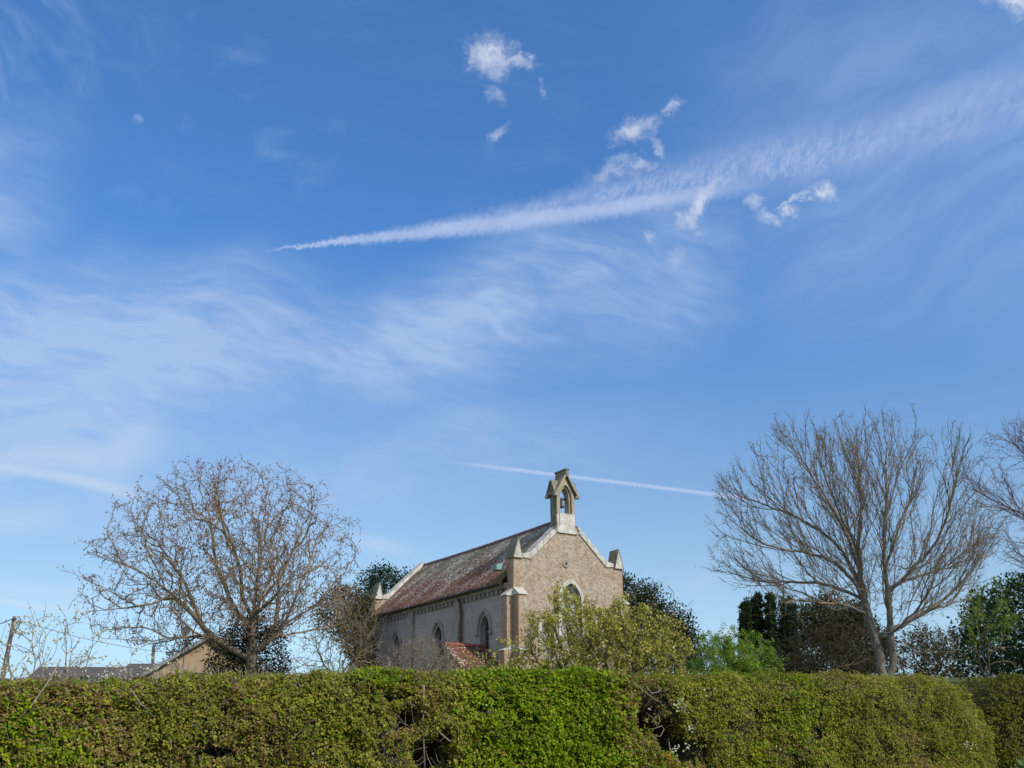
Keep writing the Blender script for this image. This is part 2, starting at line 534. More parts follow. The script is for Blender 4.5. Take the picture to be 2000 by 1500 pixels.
def m_roof(ridge_z=8.4, lean=False):
    m, nt, b = new_mat('lichened_red_roof_tiles')
    co = obj_co(nt)
    y = dot(nt, co, (0, 1, 0)); x = dot(nt, co, (1, 0, 0)); z = dot(nt, co, (0, 0, 1))
    run = y if not lean else x
    row = z * (1 / .105)
    br = nt.nodes.new('ShaderNodeTexBrick')
    nt.links.new(vec(nt, run, z), br.inputs['Vector'])
    br.inputs['Scale'].default_value = 1.0; br.inputs['Brick Width'].default_value = .18; br.inputs['Row Height'].default_value = .085
    br.inputs['Mortar Size'].default_value = .009; br.inputs['Mortar Smooth'].default_value = .3
    br.inputs['Color1'].default_value = (.27, .085, .032, 1); br.inputs['Color2'].default_value = (.13, .042, .028, 1)
    br.inputs['Mortar'].default_value = (.035, .02, .018, 1)
    flow = vec(nt, run * 1.0 + z * .25, z * .8, x * .3)
    big = noise(nt, flow, .55, 5, .6)
    mid = noise(nt, vec(nt, run, z * 1.2, 2.0), 1.5, 5, .65)
    drift0 = noise(nt, vec(nt, run * 1.0 + z * .4, z * 1.1, 12.0), 1.1, 5, .6)
    c = br.outputs[0]
    h = z if not lean else z * 1.0
    if lean:
        c = mixc(nt, mid.ss(.38, .58) * .8, c, (.13, .06, .032))
    if not lean:
        # greener and greyer towards the ridge, plum red low down
        grey = ((z - 5.0) * (1 / 3.4) + (big - .5) * 1.8 - y * .018 + .26).ss(.35, .85)
        c = mixc(nt, grey * .88, c, (.150, .150, .095))
        c = mixc(nt, (mid.ss(.54, .64) * (1.0 - grey * .3)) * .75, c, (.15, .085, .022))
        c = mixc(nt, drift0.ss(.46, .62) * (1.0 - grey) * .8, c, (.24, .10, .026))
        patch = (y.ss(2.3, .9) * z.ss(6.05, 5.35))
        c = mixc(nt, patch * (.35 + mid.ss(.3, .5)), c, (.17, .14, .02))
        c = mixc(nt, y.ss(14.8, 16.4) * mid.ss(.35, .5) * .9, c, (.20, .11, .03))
    # scales of pale lichen: one per tile or so, thick in drifts
    lv = vec(nt, run * .55 + z * .12, z * 1.25, 0.0)
    l1 = noise(nt, vec(nt, run * 1.1, z * 1.5, x * .5), 7.0, 3, .6)
    l2 = noise(nt, vec(nt, run, z * 1.4, 3.0), 15.0, 3, .7)
    drift = noise(nt, vec(nt, run + z * .6, z * 1.0, 7.0), .9, 4, .6)
    la = (l1 * .6 + l2 * .4 + (drift - .5) * .30)
    amt = la.ss(.542, .562)
    if not lean: amt = amt * (1.0 - (y.ss(2.3, .9) * z.ss(6.05, 5.35)) * .9) * (.35 + .65 * z.ss(5.2, 6.0).max(mid.ss(.4, .6)))
    c = mixc(nt, amt * .95, c, (.66, .62, .53))
    nt.links.new(c, b.inputs['Base Color']); b.inputs['Roughness'].default_value = .95
    bump(nt, b, S(nt, br.outputs['Fac']) * -1.0 + l1 * 1.2 + l2, .9, .045)
    return m


def m_plain(name, c1, c2=None, sc=6.0, rough=.85, metal=0.0, bstr=.3):
    m, nt, b = new_mat(name)
    c2 = c2 or tuple(v * .6 for v in c1)
    n = noise(nt, obj_co(nt), sc, 5, .65)
    nt.links.new(mixc(nt, n.ss(.35, .68), c1, c2), b.inputs['Base Color'])
    b.inputs['Roughness'].default_value = rough; b.inputs['Metallic'].default_value = metal
    bump(nt, b, n, bstr, .02)
    return m


def m_bark(name, c1, c2, lich, amt=.4, sc=1.0):
    m, nt, b = new_mat(name)
    co = obj_co(nt)
    n = noise(nt, scaled(nt, co, (1, 1, .35)), 9.0 * sc, 5, .7); l = noise(nt, co, 3.0 * sc, 5, .7)
    c = mixc(nt, n.ss(.35, .65), c1, c2)
    c = mixc(nt, l.ss(.56, .70) * amt, c, lich)
    nt.links.new(c, b.inputs['Base Color']); b.inputs['Roughness'].default_value = .95
    bump(nt, b, n, .8, .03)
    return m


def m_leaf(name, trans=.3, rough=.6, spec=.12, mul=1.0):
    m, nt, b = new_mat(name)
    at_ = nt.nodes.new('ShaderNodeAttribute'); at_.attribute_name = 'Col'
    c = at_.outputs['Color']
    nt.links.new(c, b.inputs['Base Color']); b.inputs['Roughness'].default_value = rough
    b.inputs['Specular IOR Level'].default_value = spec
    t = nt.nodes.new('ShaderNodeBsdfTranslucent')
    nt.links.new(mixc(nt, 1.0, c, (1.25, 1.2, .7), 'MULTIPLY'), t.inputs[0])
    mx = nt.nodes.new('ShaderNodeMixShader'); mx.inputs[0].default_value = trans
    nt.links.new(b.outputs[0], mx.inputs[1]); nt.links.new(t.outputs[0], mx.inputs[2])
    nt.links.new(mx.outputs[0], nt.nodes['Material Output'].inputs[0])
    return m


M = dict(
    rubble=m_rubble(), wall=m_grey_wall(), roof=m_roof(), porch_roof=m_roof(lean=True),
    white=m_stone('pale_limestone', (.50, .47, .41), (.68, .66, .60), (.24, .22, .19), (.30, .28, .17), .15),
    dress=m_stone('grey_dressed_stone', (.30, .27, .24), (.42, .39, .34), (.14, .12, .11), (.22, .20, .12), .2),
    quoin=m_stone('ochre_quoin_stone', (.30, .19, .11), (.42, .29, .18), (.15, .10, .07), None),
    cote=m_stone('buff_sandstone', (.34, .30, .21), (.46, .41, .30), (.17, .15, .10), (.27, .26, .14), .4, 1.0, .35),
    mossy=m_stone('weathered_mossy_stone', (.19, .175, .13), (.29, .27, .21), (.09, .085, .065), (.15, .16, .07), .55, 1.4, .4),
    iron=m_plain('dark_iron', (.03, .03, .032), (.05, .045, .04), rough=.6),
    bronze=m_plain('dull_bronze', (.10, .10, .085), (.05, .05, .045), rough=.5, metal=.5),
    lead=m_plain('verdigris_lead', (.20, .33, .33), (.28, .40, .38), rough=.6),
    rust=m_plain('rusty_pipe_paint', (.16, .065, .045), (.09, .05, .04), rough=.7),
    glass=m_plain('leaded_glass', (.030, .034, .040), (.06, .065, .07), sc=3, rough=.25),
    glassl=m_plain('old_pale_glass', (.36, .37, .37), (.24, .25, .25), sc=2.2, rough=.3),
    ridge=m_plain('plum_ridge_tile', (.12, .055, .05), (.17, .10, .09), sc=3),
    leaf=m_leaf('leaf', .30), needle=m_leaf('evergreen_leaf', .12, .6, .2), petal=m_leaf('petal', .35, .7, .1),
    oakbark=m_bark('oak_bark', (.105, .082, .058), (.19, .155, .11), (.25, .25, .13), .55),
    ashbark=m_bark('ash_bark', (.10, .09, .075), (.22, .205, .175), (.26, .26, .13), .5),
    twig=m_bark('thin_twig_bark', (.22, .165, .105), (.33, .255, .17), (.30, .29, .16), .3),
    ashtwig=m_bark('grey_twig_bark', (.18, .145, .10), (.28, .23, .16), (.30, .29, .15), .4),
    darkbark=m_bark('dark_bark', (.055, .045, .035), (.11, .09, .07), (.14, .14, .08), .3),
    palebark=m_bark('pale_twig_bark', (.24, .20, .15), (.36, .31, .24), (.28, .27, .18), .3),
    birch=m_bark('purple_twig_bark', (.13, .085, .085), (.20, .14, .13), (.2, .18, .14), .2),
)


# ------------------------------------------------------------------ ground and road
def build_ground():
    m, nt, b = new_mat('rough_grass')
    co = obj_co(nt)
    a = noise(nt, co, .35, 6, .65); d = noise(nt, co, 9.0, 5, .7)
    c = mixc(nt, a.ss(.35, .65), (.050, .085, .020), (.11, .120, .04))
    c = mixc(nt, d.ss(.5, .75) * .6, c, (.14, .13, .06))
    tuft = noise(nt, co, 2.2, 5, .7)
    c = mixc(nt, tuft.ss(.52, .36) * .6, c, (.035, .055, .016))
    nt.links.new(c, b.inputs['Base Color']); b.inputs['Roughness'].default_value = 1.0
    bump(nt, b, a + d, .7, .06)
    xs = np.concatenate([np.linspace(-3000, -120, 14), np.linspace(-100, 100, 121), np.linspace(120, 3000, 14)])
    ys = np.concatenate([np.linspace(-400, -10, 10), [-3.2, -2.6, 0, 3.0, 3.6], np.linspace(4.2, 20, 40), np.linspace(21, 130, 70), np.linspace(150, 3000, 24)])
    X, Y = np.meshgrid(xs, ys)
    Z = ground_z(X, Y)
    V = np.stack([X, Y, Z], -1).reshape(-1, 3)
    nx, ny = len(xs), len(ys)
    i = (np.arange(ny - 1)[:, None] * nx + np.arange(nx - 1)[None]).ravel()
    F = np.stack([i, i + 1, i + nx + 1, i + nx], 1)
    tag(mesh_np('ground', V, F, m, smooth=True), kind='structure')
    m2, nt, b = new_mat('worn_asphalt')
    n = noise(nt, obj_co(nt), 60, 4, .7); k = noise(nt, obj_co(nt), .8, 4, .6)
    nt.links.new(mixc(nt, n.ss(.4, .7), mixc(nt, k, (.04, .04, .042), (.065, .063, .06)), (.10, .10, .095)), b.inputs['Base Color'])
    b.inputs['Roughness'].default_value = .9; bump(nt, b, n, .5, .004)
    mb = MB(); mb.add([(-120, -2.5, .012), (120, -2.5, .012), (120, 2.9, .012), (-120, 2.9, .012)], [(0, 1, 2, 3)])
    mb.build('road', m2, kind='structure')
    # rough grass on the bank in front of the hedge
    n = 26000
    x = RNG.uniform(-9, 9, n); y = RNG.uniform(3.5, 7.5, n) + .43 * (x + 4) * (x > -9) * .8
    add_blades('grass', x, y, .10, .28, [(.07, .12, .02), (.11, .15, .04), (.16, .15, .07)])


def add_blades(name, x, y, h0, h1, cols):
    n = len(x)
    z = ground_z(x, y)
    h = RNG.uniform(h0, h1, n); a = RNG.uniform(0, 2 * np.pi, n); l = RNG.uniform(0, .6, n) * h
    w = .006
    dx, dy = np.cos(a), np.sin(a)
    la = RNG.uniform(0, 2 * np.pi, n)
    V = np.empty((n, 3, 3))
    V[:, 0] = np.stack([x - dx * w, y - dy * w, z - .02], 1); V[:, 1] = np.stack([x + dx * w, y + dy * w, z - .02], 1)
    V[:, 2] = np.stack([x + np.cos(la) * l, y + np.sin(la) * l, z + h], 1)
    c = np.array(cols)[RNG.integers(0, len(cols), n)] * RNG.uniform(.7, 1.3, (n, 1))
    o = mesh_np(name, V.reshape(-1, 3), np.arange(n * 3).reshape(-1, 3), M['leaf'], colr=np.repeat(c, 3, 0))
    tag(o, 'rough green grass on the roadside bank below the hedge', 'grass', kind='stuff')


build_ground()

# ------------------------------------------------------------------ church
GZ = 5.2
CH_RZ = R(31.4)
CH_O = at(1003, 1100, 52.0); CH_O[2] = GZ


def build_church():
    root = empty('church', CH_O, CH_RZ)
    tag(root, 'small stone church with lichened red tile roof, bell turret and brown rubble gable wall', 'church')
    W, L, g = 6.9, 17.6, GZ
    Z = lambda z: z - g
    T = .62       # gable wall thickness
    C = 3.40

    def gable_out():
        lo = lambda a: Z(10.22 + .95 * a)
        return [(0, -.6), (W, -.6), (W, Z(11.22)), (W - .6, Z(11.22)), (W - 1.0, lo(1.0)), (C, lo(C - .05)), (1.0, lo(1.0)), (.6, Z(11.22)), (0, Z(11.22))]
    big = arch(3.5, 1.22, Z(6.9), Z(9.25), .92)
    s1 = arch(2.02, .72, Z(6.3), Z(7.75), .48)
    s2 = arch(4.98, .72, Z(6.3), Z(7.75), .48)
    fw_ = MB().slab(gable_out(), [big, s1, s2], 0, T).build('gable_wall', M['rubble'], root)
    fw_['label'] = 'brown rubble front gable wall facing the hedge'
    bw = MB().slab(gable_out(), [], L - T, L).build('gable_wall', M['rubble'], root)
    # side walls
    holes = [arch(cb, 1.02, Z(6.35), Z(7.85), .86) for cb in (2.95, 8.2, 13.62)]
    sw = MB().slab([(T, -.6), (L - T, -.6), (L - T, Z(10.02)), (T, Z(10.02))], holes, .04, .55, 'yz').build('side_wall', M['wall'], root)
    MB().slab([(T, -.6), (L - T, -.6), (L - T, Z(10.02)), (T, Z(10.02))], [], W - .55, W - .04, 'yz').build('side_wall', M['wall'], root)
    # side windows
    for cb in (2.95, 8.2, 13.62):
        w = MB().slab(arch_ring(cb, 1.50, 1.20, Z(7.72), Z(7.95), 1.0), [], -.07, .06, 'yz')
        for s in (-1, 1):
            w.box(-.11, .06, cb + s * .72 - .10, cb + s * .72 + .10, Z(7.60), Z(7.74))
        win = w.build('window', M['dress'], root, bevel=.015)
        fr = MB().slab(arch(cb, 1.13, Z(6.25), Z(7.85), .95), [arch(cb, .92, Z(6.4), Z(7.85), .76)], .025, .09, 'yz')
        fr.build('frame', M['dress'], win)
        gl = MB().slab(arch(cb, 1.0, Z(6.37), Z(7.85), .84), [], .40, .42, 'yz'); gl.build('pane', M['glass'], win)
        le = MB()
        le.box(.36, .398, cb - .045, cb + .045, Z(6.4), Z(8.55))
        for zz in (6.9, 7.35, 7.8): le.box(.375, .397, cb - .48, cb + .48, Z(zz), Z(zz) + .025)
        le.build('mullion', M['dress'], win)
        MB().hexa([(-.06, cb - .62, Z(6.15)), (-.06, cb + .62, Z(6.15)), (.3, cb + .62, Z(6.15)), (.3, cb - .62, Z(6.15))],
                  [(-.06, cb - .62, Z(6.22)), (-.06, cb + .62, Z(6.22)), (.3, cb + .5, Z(6.36)), (.3, cb - .5, Z(6.36))]).build('sill', M['dress'], win)
    # front windows with pale limewashed surrounds
    for (cx, w0, w1, z0, zs, ri, zh) in ((3.5, 1.62, 1.26, 7.3, 9.25, 1.12, 9.25), (2.02, 1.14, .76, 6.9, 7.75, .70, 7.75), (4.98, 1.14, .76, 6.9, 7.75, .70, 7.75)):
        win = MB().slab(arch_ring(cx, w0, w1, Z(z0), Z(zs), ri), [], -.06, .05).build('window', M['white'], root, bevel=.015)
        MB().slab(arch(cx, w1 - .06, Z(z0 - .7), Z(zs), ri - .24), [arch(cx, w1 - .26, Z(z0 - .6), Z(zs), ri - .42)], .20, .30).build('frame', M['white'], win)
        MB().slab(arch(cx, w1 - .1, Z(z0 - .65), Z(zs), ri - .27), [], .31, .33).build('pane', M['glassl'], win)
        mu = MB()
        if w0 > 1.3:
            mu.box(cx - .045, cx + .045, .22, .308, Z(z0 - .5), Z(zs + .05))
            for s in (-1, 1):
                mu.slab(arch_ring(cx + s * .24, .46, .36, Z(zs - .1), Z(zs - .02), .42, 5), [], .235, .308)
        else: mu.box(cx - .02, cx + .02, .285, .309, Z(z0 - .5), Z(zs + .3))
        for i in range(6): mu.box(cx - w1 / 2 + .1, cx + w1 / 2 - .1, .295, .309, Z(z0 - .4 + i * .4), Z(z0 - .385 + i * .4))
        mu.build('mullion', M['dress'], win)
    # round iron pattress in the gable
    pr = MB(); n = 24
    pr.add([(3.21 + .22 * math.cos(2 * math.pi * k / n), y, Z(11.16) + .22 * math.sin(2 * math.pi * k / n)) for y in (-.05, .02) for k in range(n)],
           [tuple(range(n)), tuple(range(n, 2 * n))] + [(k, (k + 1) % n, n + (k + 1) % n, n + k) for k in range(n)])
    pt = pr.build('wall_plaque', M['dress'], root, bevel=.02)
    MB().slab([(3.21 + .07 * math.cos(k), Z(11.16) + .07 * math.sin(k)) for k in np.linspace(0, 2 * math.pi, 12, endpoint=False)], [], -.075, -.048).build('plaque_boss', M['iron'], pt)
    # copings
    for (y0, y1, nm) in ((-.07, T + .06, 'front'), (L - T - .06, L + .07, 'rear')):
        bo = lambda a: Z(10.22 + .95 * a) + .012; to = lambda a: Z((10.60 if nm == 'front' else 10.70) + .945 * a)
        xs = [1.0, 1.4, 1.8, 2.2, 2.6, 2.82] if nm == 'front' else [1.0, 1.45, 1.95, 2.45, 2.95, 3.38]
        for mir in (0, 1):
            cp = MB()
            f = (lambda a: 2 * C - a) if mir else (lambda a: a)
            for i in range(len(xs) - 1):
                g0, g1 = xs[i] + .006, xs[i + 1] - .006
                jt = RNG.uniform(-.012, .012)
                cp.hexa([(f(g0), y0, bo(g0)), (f(g1), y0, bo(g1)), (f(g1), y1, bo(g1)), (f(g0), y1, bo(g0))],
                        [(f(g0), y0 + .0, to(g0) + jt), (f(g1), y0, to(g1) + jt), (f(g1), y1, to(g1) + jt), (f(g0), y1, to(g0) + jt)])
            cp.hexa([(f(.50), y0, Z(11.235)), (f(.995), y0, Z(11.18)), (f(.995), y1, Z(11.18)), (f(.50), y1, Z(11.235))],
                    [(f(.50), y0, Z(11.42)), (f(.995), y0, to(.995)), (f(.995), y1, to(.995)), (f(.50), y1, Z(11.42))])
            cp.build('coping', M['white'], root, bevel=.02)
        # kneelers with small gablets
        for mir in (0, 1):
            f = (lambda a: 2 * C + .05 - a) if mir else (lambda a: a)
            k = MB()
            k.hexa([(f(-.05), y0, Z(11.222)), (f(.49), y0, Z(11.222)), (f(.49), y1 - .1, Z(11.222)), (f(-.05), y1 - .1, Z(11.222))],
                   [(f(.21), y0, Z(12.16)), (f(.27), y0, Z(12.16)), (f(.27), y1 - .1, Z(12.16)), (f(.21), y1 - .1, Z(12.16))])
            kn = k.build('kneeler', M['mossy'], root, bevel=.01)
            MB().add([(f(-.04), y0 - .045, Z(11.19)), (f(.52), y0 - .045, Z(11.19)), (f(.24), y0 - .045, Z(12.20)), (f(-.04), y0 - .003, Z(11.19)), (f(.52), y0 - .003, Z(11.19)), (f(.24), y0 - .003, Z(12.20))],
                     [(0, 1, 2), (5, 4, 3), (0, 3, 4, 1), (1, 4, 5, 2), (2, 5, 3, 0)]).build('gablet', M['white'], kn)
            mo = MB()
            for (xa, xb) in ((-.09, .24), (.53, .24)):
                mo.hexa([(f(xa), y0 - .05, Z(11.20)), (f(xa + (.05 if xa < .2 else -.05)), y0 - .05, Z(11.20)), (f(xa + (.05 if xa < .2 else -.05)), y1 - .06, Z(11.20)), (f(xa), y1 - .06, Z(11.20))],
                        [(f(xb - .035), y0 - .05, Z(12.24)), (f(xb + .035), y0 - .05, Z(12.24)), (f(xb + .035), y1 - .06, Z(12.24)), (f(xb - .035), y1 - .06, Z(12.24))])
            mo.build('moulding', M['mossy'], kn)
    # roof: gently sagging tile slopes
    ys = np.linspace(T + .02, L - T - .02, 40)

    def slope(sign):
        xs = np.linspace(0, 1, 16)
        Vt = []
        for y in ys:
            for t in xs:
                a = -.40 + t * (C + .40)
                z = Z(10.02 + .962 * (a + .38))
                z += .035 * math.sin(y * 1.1 + t * 2) * math.sin(t * 3.1) - .05 * math.sin(math.pi * (y - T) / (L - 2 * T)) * (0.3 + t) + .012 * math.sin(y * 5.3 + t * 9)
                Vt.append((a if sign < 0 else 2 * C - a, y, z))
        Vt = np.array(Vt); nx = len(xs); n = len(Vt)
        Vb = Vt - np.array([0, 0, .10])
        i = (np.arange(len(ys) - 1)[:, None] * nx + np.arange(nx - 1)[None]).ravel()
        q = np.stack([i, i + 1, i + nx + 1, i + nx], 1)
        e = []
        for k in range(len(ys) - 1): e.append((k * nx, (k + 1) * nx, (k + 1) * nx + n, k * nx + n))
        F = np.concatenate([q, q[:, ::-1] + n, np.array(e)])
        return np.concatenate([Vt, Vb]), F
    for s in (-1, 1):
        V, F = slope(s)
        mesh_np('roof', V, F, M['roof'], root, smooth=True)
    rt_ = MB()
    yy = T + .03
    while yy < L - T - .3:
        zc = Z(10.02 + .962 * (C + .38)) - .05 * math.sin(math.pi * (yy - T) / (L - 2 * T)) * 1.3
        h = RNG.uniform(-.012, .012)
        rt_.hexa([(C - .17, yy, zc - .13), (C + .17, yy, zc - .13), (C + .17, yy + .40, zc - .13), (C - .17, yy + .40, zc - .13)],
                 [(C - .055, yy, zc + .075 + h), (C + .055, yy, zc + .075 + h), (C + .055, yy + .40, zc + .075), (C - .055, yy + .40, zc + .075)])
        yy += .42
    rt_.build('ridge_tiles', M['ridge'], root, bevel=.02)
    # eaves: cornice band, corbels and a thin dark tube standing for their shadow line
    cb_ = MB(); cb_.box(-.16, .035, T + .01, L - T - .01, Z(9.72), Z(9.99))
    cb_.build('cornice', M['dress'], root, bevel=.02)
    ct = MB(); y = T + .35
    while y < L - T - .3:
        if not any(p - .02 < y + .1 < p + .92 for p in (5.4, 11.15)):
            MB().box(-.12, .035, y, y + .20, Z(9.53), Z(9.718)).build('corbel', M['dress'], root)
        y += .46
    gt = MB(); gt.tube([(-.40, T + .05, Z(9.93)), (-.40, L - T - .05, Z(9.92))], .035, 8)
    gt.build('gutter_shadow_line', M['iron'], root)
    hp = MB().hexa([(-.62, .62, Z(10.60)), (-.20, .62, Z(10.60)), (-.20, 1.10, Z(10.60)), (-.62, 1.10, Z(10.60))],
                   [(-.66, .60, Z(10.86)), (-.10, .60, Z(11.02)), (-.10, 1.18, Z(11.02)), (-.66, 1.18, Z(10.86))])
    hp.build('lead_flashing', M['lead'], root, bevel=.02)
    MB().tube([(-.30, T + .2, Z(9.95)), (-.30, T + .2, Z(9.72)), (-.08, T + .12, Z(9.45))], .05, 8).build('gutter_outlet', M['iron'], root)
    # pilaster buttresses on the side wall
    for yb in (5.45, 11.2):
        p = MB()
        p.box(-.20, .035, yb, yb + .72, -.6, Z(8.62))
        p.hexa([(-.20, yb, Z(8.622)), (.035, yb, Z(8.622)), (.035, yb + .72, Z(8.622)), (-.20, yb + .72, Z(8.622))],
               [(-.12, yb + .04, Z(8.74)), (.035, yb + .04, Z(8.74)), (.035, yb + .68, Z(8.74)), (-.12, yb + .68, Z(8.74))])
        p.box(-.12, .034, yb + .04, yb + .68, Z(8.742), Z(9.715))
        p.build('buttress', M['dress'], root, bevel=.015)
    for (py, x0, mt_) in ((5.30, -.09, 'rust'), (16.55, -.16, 'iron')):
        pp = MB().tube([(x0, py, -.4), (x0, py, Z(9.2)), (x0 - .12, py, Z(9.5)), (-.40, py, Z(9.9))], .055, 8)
        for zz in (6.2, 7.6, 9.0): pp.tube([(x0, py, Z(zz)), (x0, py, Z(zz) + .08)], .075, 8)
        pp.build('downpipe', M[mt_], root)
    # corner buttresses
    def butt(x0, x1, y0, y1, top, axis, big_=1.0):
        p = MB()
        ztop = Z(top)
        lowz = Z(6.55)
        ex = .16
        if axis == 'y':   # projects to -y
            p.box(x0, x1, y0, y1, lowz + .15, ztop)
            p.box(x0 - .04, x1 + .04, y0 - ex, y1, -.6, lowz)
            c = MB().hexa([(x0 - .05, y0 - .07, ztop + .003), (x1 + .05, y0 - .07, ztop + .003), (x1 + .05, y1, ztop + .003), (x0 - .05, y1, ztop + .003)],
                          [(x0 - .05, y0 - .07, ztop + .07), (x1 + .05, y0 - .07, ztop + .07), (x1 + .05, y1, ztop + .42), (x0 - .05, y1, ztop + .42)])
            c2 = MB().hexa([(x0 - .05, y0 - ex - .05, lowz + .002), (x1 + .05, y0 - ex - .05, lowz + .002), (x1 + .05, y1, lowz + .002), (x0 - .05, y1, lowz + .002)],
                   [(x0 - .05, y0 - ex - .05, lowz + .05), (x1 + .05, y0 - ex - .05, lowz + .05), (x1 + .05, y1, lowz + .32), (x0 - .05, y1, lowz + .32)])
        else:            # projects to -x
            p.box(x0, x1, y0, y1, lowz + .15, ztop)
            p.box(x0 - ex, x1, y0 - .04, y1 + .04, -.6, lowz)
            c = MB().hexa([(x0 - .07, y0 - .05, ztop + .003), (x1, y0 - .05, ztop + .003), (x1, y1 + .05, ztop + .003), (x0 - .07, y1 + .05, ztop + .003)],
                          [(x0 - .07, y0 - .05, ztop + .07), (x1, y0 - .05, ztop + .42), (x1, y1 + .05, ztop + .42), (x0 - .07, y1 + .05, ztop + .07)])
            c2 = MB().hexa([(x0 - ex - .05, y0 - .05, lowz + .002), (x1, y0 - .05, lowz + .002), (x1, y1 + .05, lowz + .002), (x0 - ex - .05, y1 + .05, lowz + .002)],
                   [(x0 - ex - .05, y0 - .05, lowz + .05), (x1, y0 - .05, lowz + .32), (x1, y1 + .05, lowz + .32), (x0 - ex - .05, y1 + .05, lowz + .05)])
        o = p.build('buttress', M['rubble'], root, bevel=.015)
        c.build('buttress_cap', M['white'], o, bevel=.01); c2.build('buttress_cap', M['white'], o, bevel=.01)
    butt(.02, .50, -.44, -.003, 9.28, 'y')
    butt(-.36, -.003, .06, .56, 9.24, 'x')
    butt(W - .50, W - .02, -.44, -.003, 9.24, 'y')
    butt(-.80, -.003, L - .60, L - .02, 9.50, 'x')
    # ---- bell turret
    y0, y1 = .02, .68
    bc = MB()
    x0, x1 = 2.73, 3.86; cc = (x0 + x1) / 2
    fr = [(x0, Z(13.78)), (x1, Z(13.78)), (x1, Z(14.95)), (cc, Z(15.92)), (x0, Z(14.95))]
    op = arch(cc, .78, Z(13.79), Z(14.72), .70)
    opi = arch(cc, .56, Z(13.79), Z(14.72), .56)
    # frame around the opening, open at the foot
    def legs(o_, hole, d0, d1):
        out = [o_[0], hole[0]] + list(reversed(hole[2:])) + [hole[1], o_[1]] + o_[2:]
        bc.slab(out, [], d0, d1)
    legs(fr, op, y0, y0 + .12)
    legs([(x0 + .004, fr[0][1]), (x1 - .004, fr[0][1]), (x1 - .004, fr[2][1]), (cc, fr[3][1] - .01), (x0 + .004, fr[2][1])], opi, y0 + .121, y1 - .121)
    legs(fr, op, y1 - .12, y1)
    tur = bc.build('bell_turret', M['cote'], root, bevel=.015)
    ba = MB()
    ba.hexa([(x0 - .02, y0 - .10, Z(12.75)), (x1 + .02, y0 - .10, Z(12.75)), (x1 + .02, y1 + .05, Z(12.75)), (x0 - .02, y1 + .05, Z(12.75))],
            [(x0 - .02, y0 - .08, Z(13.12)), (x1 + .02, y0 - .08, Z(13.12)), (x1 + .02, y1 + .03, Z(13.12)), (x0 - .02, y1 + .03, Z(13.12))])
    ba.box(x0 + .002, x1 - .002, y0 + .002, y1 - .002, Z(13.122), Z(13.778))
    ba.box(x0 + .15, x1 - .03, y0 - .05, y1 + .02, Z(13.0), Z(13.83))
    for s in (1,):
        xx = cc + s * .585
        ba.hexa([(xx, y0 - .1, Z(12.70)), (xx + s * .16, y0 - .1, Z(12.80)), (xx + s * .16, y1, Z(12.80)), (xx, y1, Z(12.70))],
                [(xx, y0 - .06, Z(13.18)), (xx + s * .02, y0 - .06, Z(13.16)), (xx + s * .02, y1, Z(13.16)), (xx, y1, Z(13.18))])
    ba.build('turret_base', M['white'], tur, bevel=.015)
    # side shafts seen as darker fluted panels
    sp = MB()
    for s, xx in ((-1, x0), (1, x1)):
        sp.box(min(xx, xx + s * .05), max(xx, xx + s * .05), y0 + .14, y1 - .10, Z(13.13), Z(14.93))
    sp.build('side_panel', M['mossy'], tur, bevel=.01)
    # steep gabled stone roof, with a cross gable over each side
    rf = MB()
    def strip(ax, az, bx, bz, ya, yb, th):
        """inclined slab between (ax,az) low and (bx,bz) high"""
        d = Vector((bx - ax, bz - az)).normalized(); nn_ = Vector((-d.y, d.x)) if ax < bx else Vector((d.y, -d.x))
        if nn_.y < 0: nn_ = -nn_
        rf.hexa([(ax, ya, az), (bx, ya, bz), (bx, yb, bz), (ax, yb, az)],
                [(ax + nn_.x * th, ya, az + nn_.y * th), (bx + nn_.x * th, ya, bz + nn_.y * th), (bx + nn_.x * th, yb, bz + nn_.y * th), (ax + nn_.x * th, yb, az + nn_.y * th)])
    for s in (-1, 1):
        strip(cc + s * .74, Z(14.80), cc + s * .005, Z(15.955), y0 - .10, y1 + .10, .10)
    # cross gables
    for s in (-1, 1):
        xe = cc + s * .77; ym = (y0 + y1) / 2
        zt = Z(15.62)
        for q in (-1, 1):
            ylo = ym + q * .43
            v = [(xe, ylo, Z(14.80)), (xe, ym, zt), (cc + s * .22, ym, zt), (cc + s * .71, ylo, Z(14.80))]
            rf.hexa([(p[0], p[1], p[2]) for p in v], [(p[0], p[1] + q * .06, p[2] + .06) for p in v])
        rf.add([(xe - s * .06, ym - .40, Z(14.82)), (xe - s * .06, ym + .40, Z(14.82)), (xe - s * .06, ym, zt - .02),
                (xe - s * .12, ym - .40, Z(14.82)), (xe - s * .12, ym + .40, Z(14.82)), (xe - s * .12, ym, zt - .02)],
               [(0, 1, 2), (5, 4, 3), (0, 3, 4, 1), (1, 4, 5, 2), (2, 5, 3, 0)])
    rf.build('turret_roof', M['mossy'], tur, bevel=.01)
    mf = MB()
    for s in (-1, 1):
        for ya in (y0 - .17, y1 + .105):
            a0 = (cc + s * .80, Z(14.78)); a1 = (cc, Z(15.99))
            mf.hexa([(a0[0], ya, a0[1]), (a0[0] - s * .10, ya, a0[1] - .01), (a0[0] - s * .10, ya + .065, a0[1] - .01), (a0[0], ya + .065, a0[1])],
                    [(a1[0] + s * .004, ya, a1[1] + .13), (a1[0] + s * .004, ya, a1[1] - .06), (a1[0] + s * .004, ya + .065, a1[1] - .06), (a1[0] + s * .004, ya + .065, a1[1] + .13)])
    mf.build('moulding', M['cote'], tur, bevel=.01)
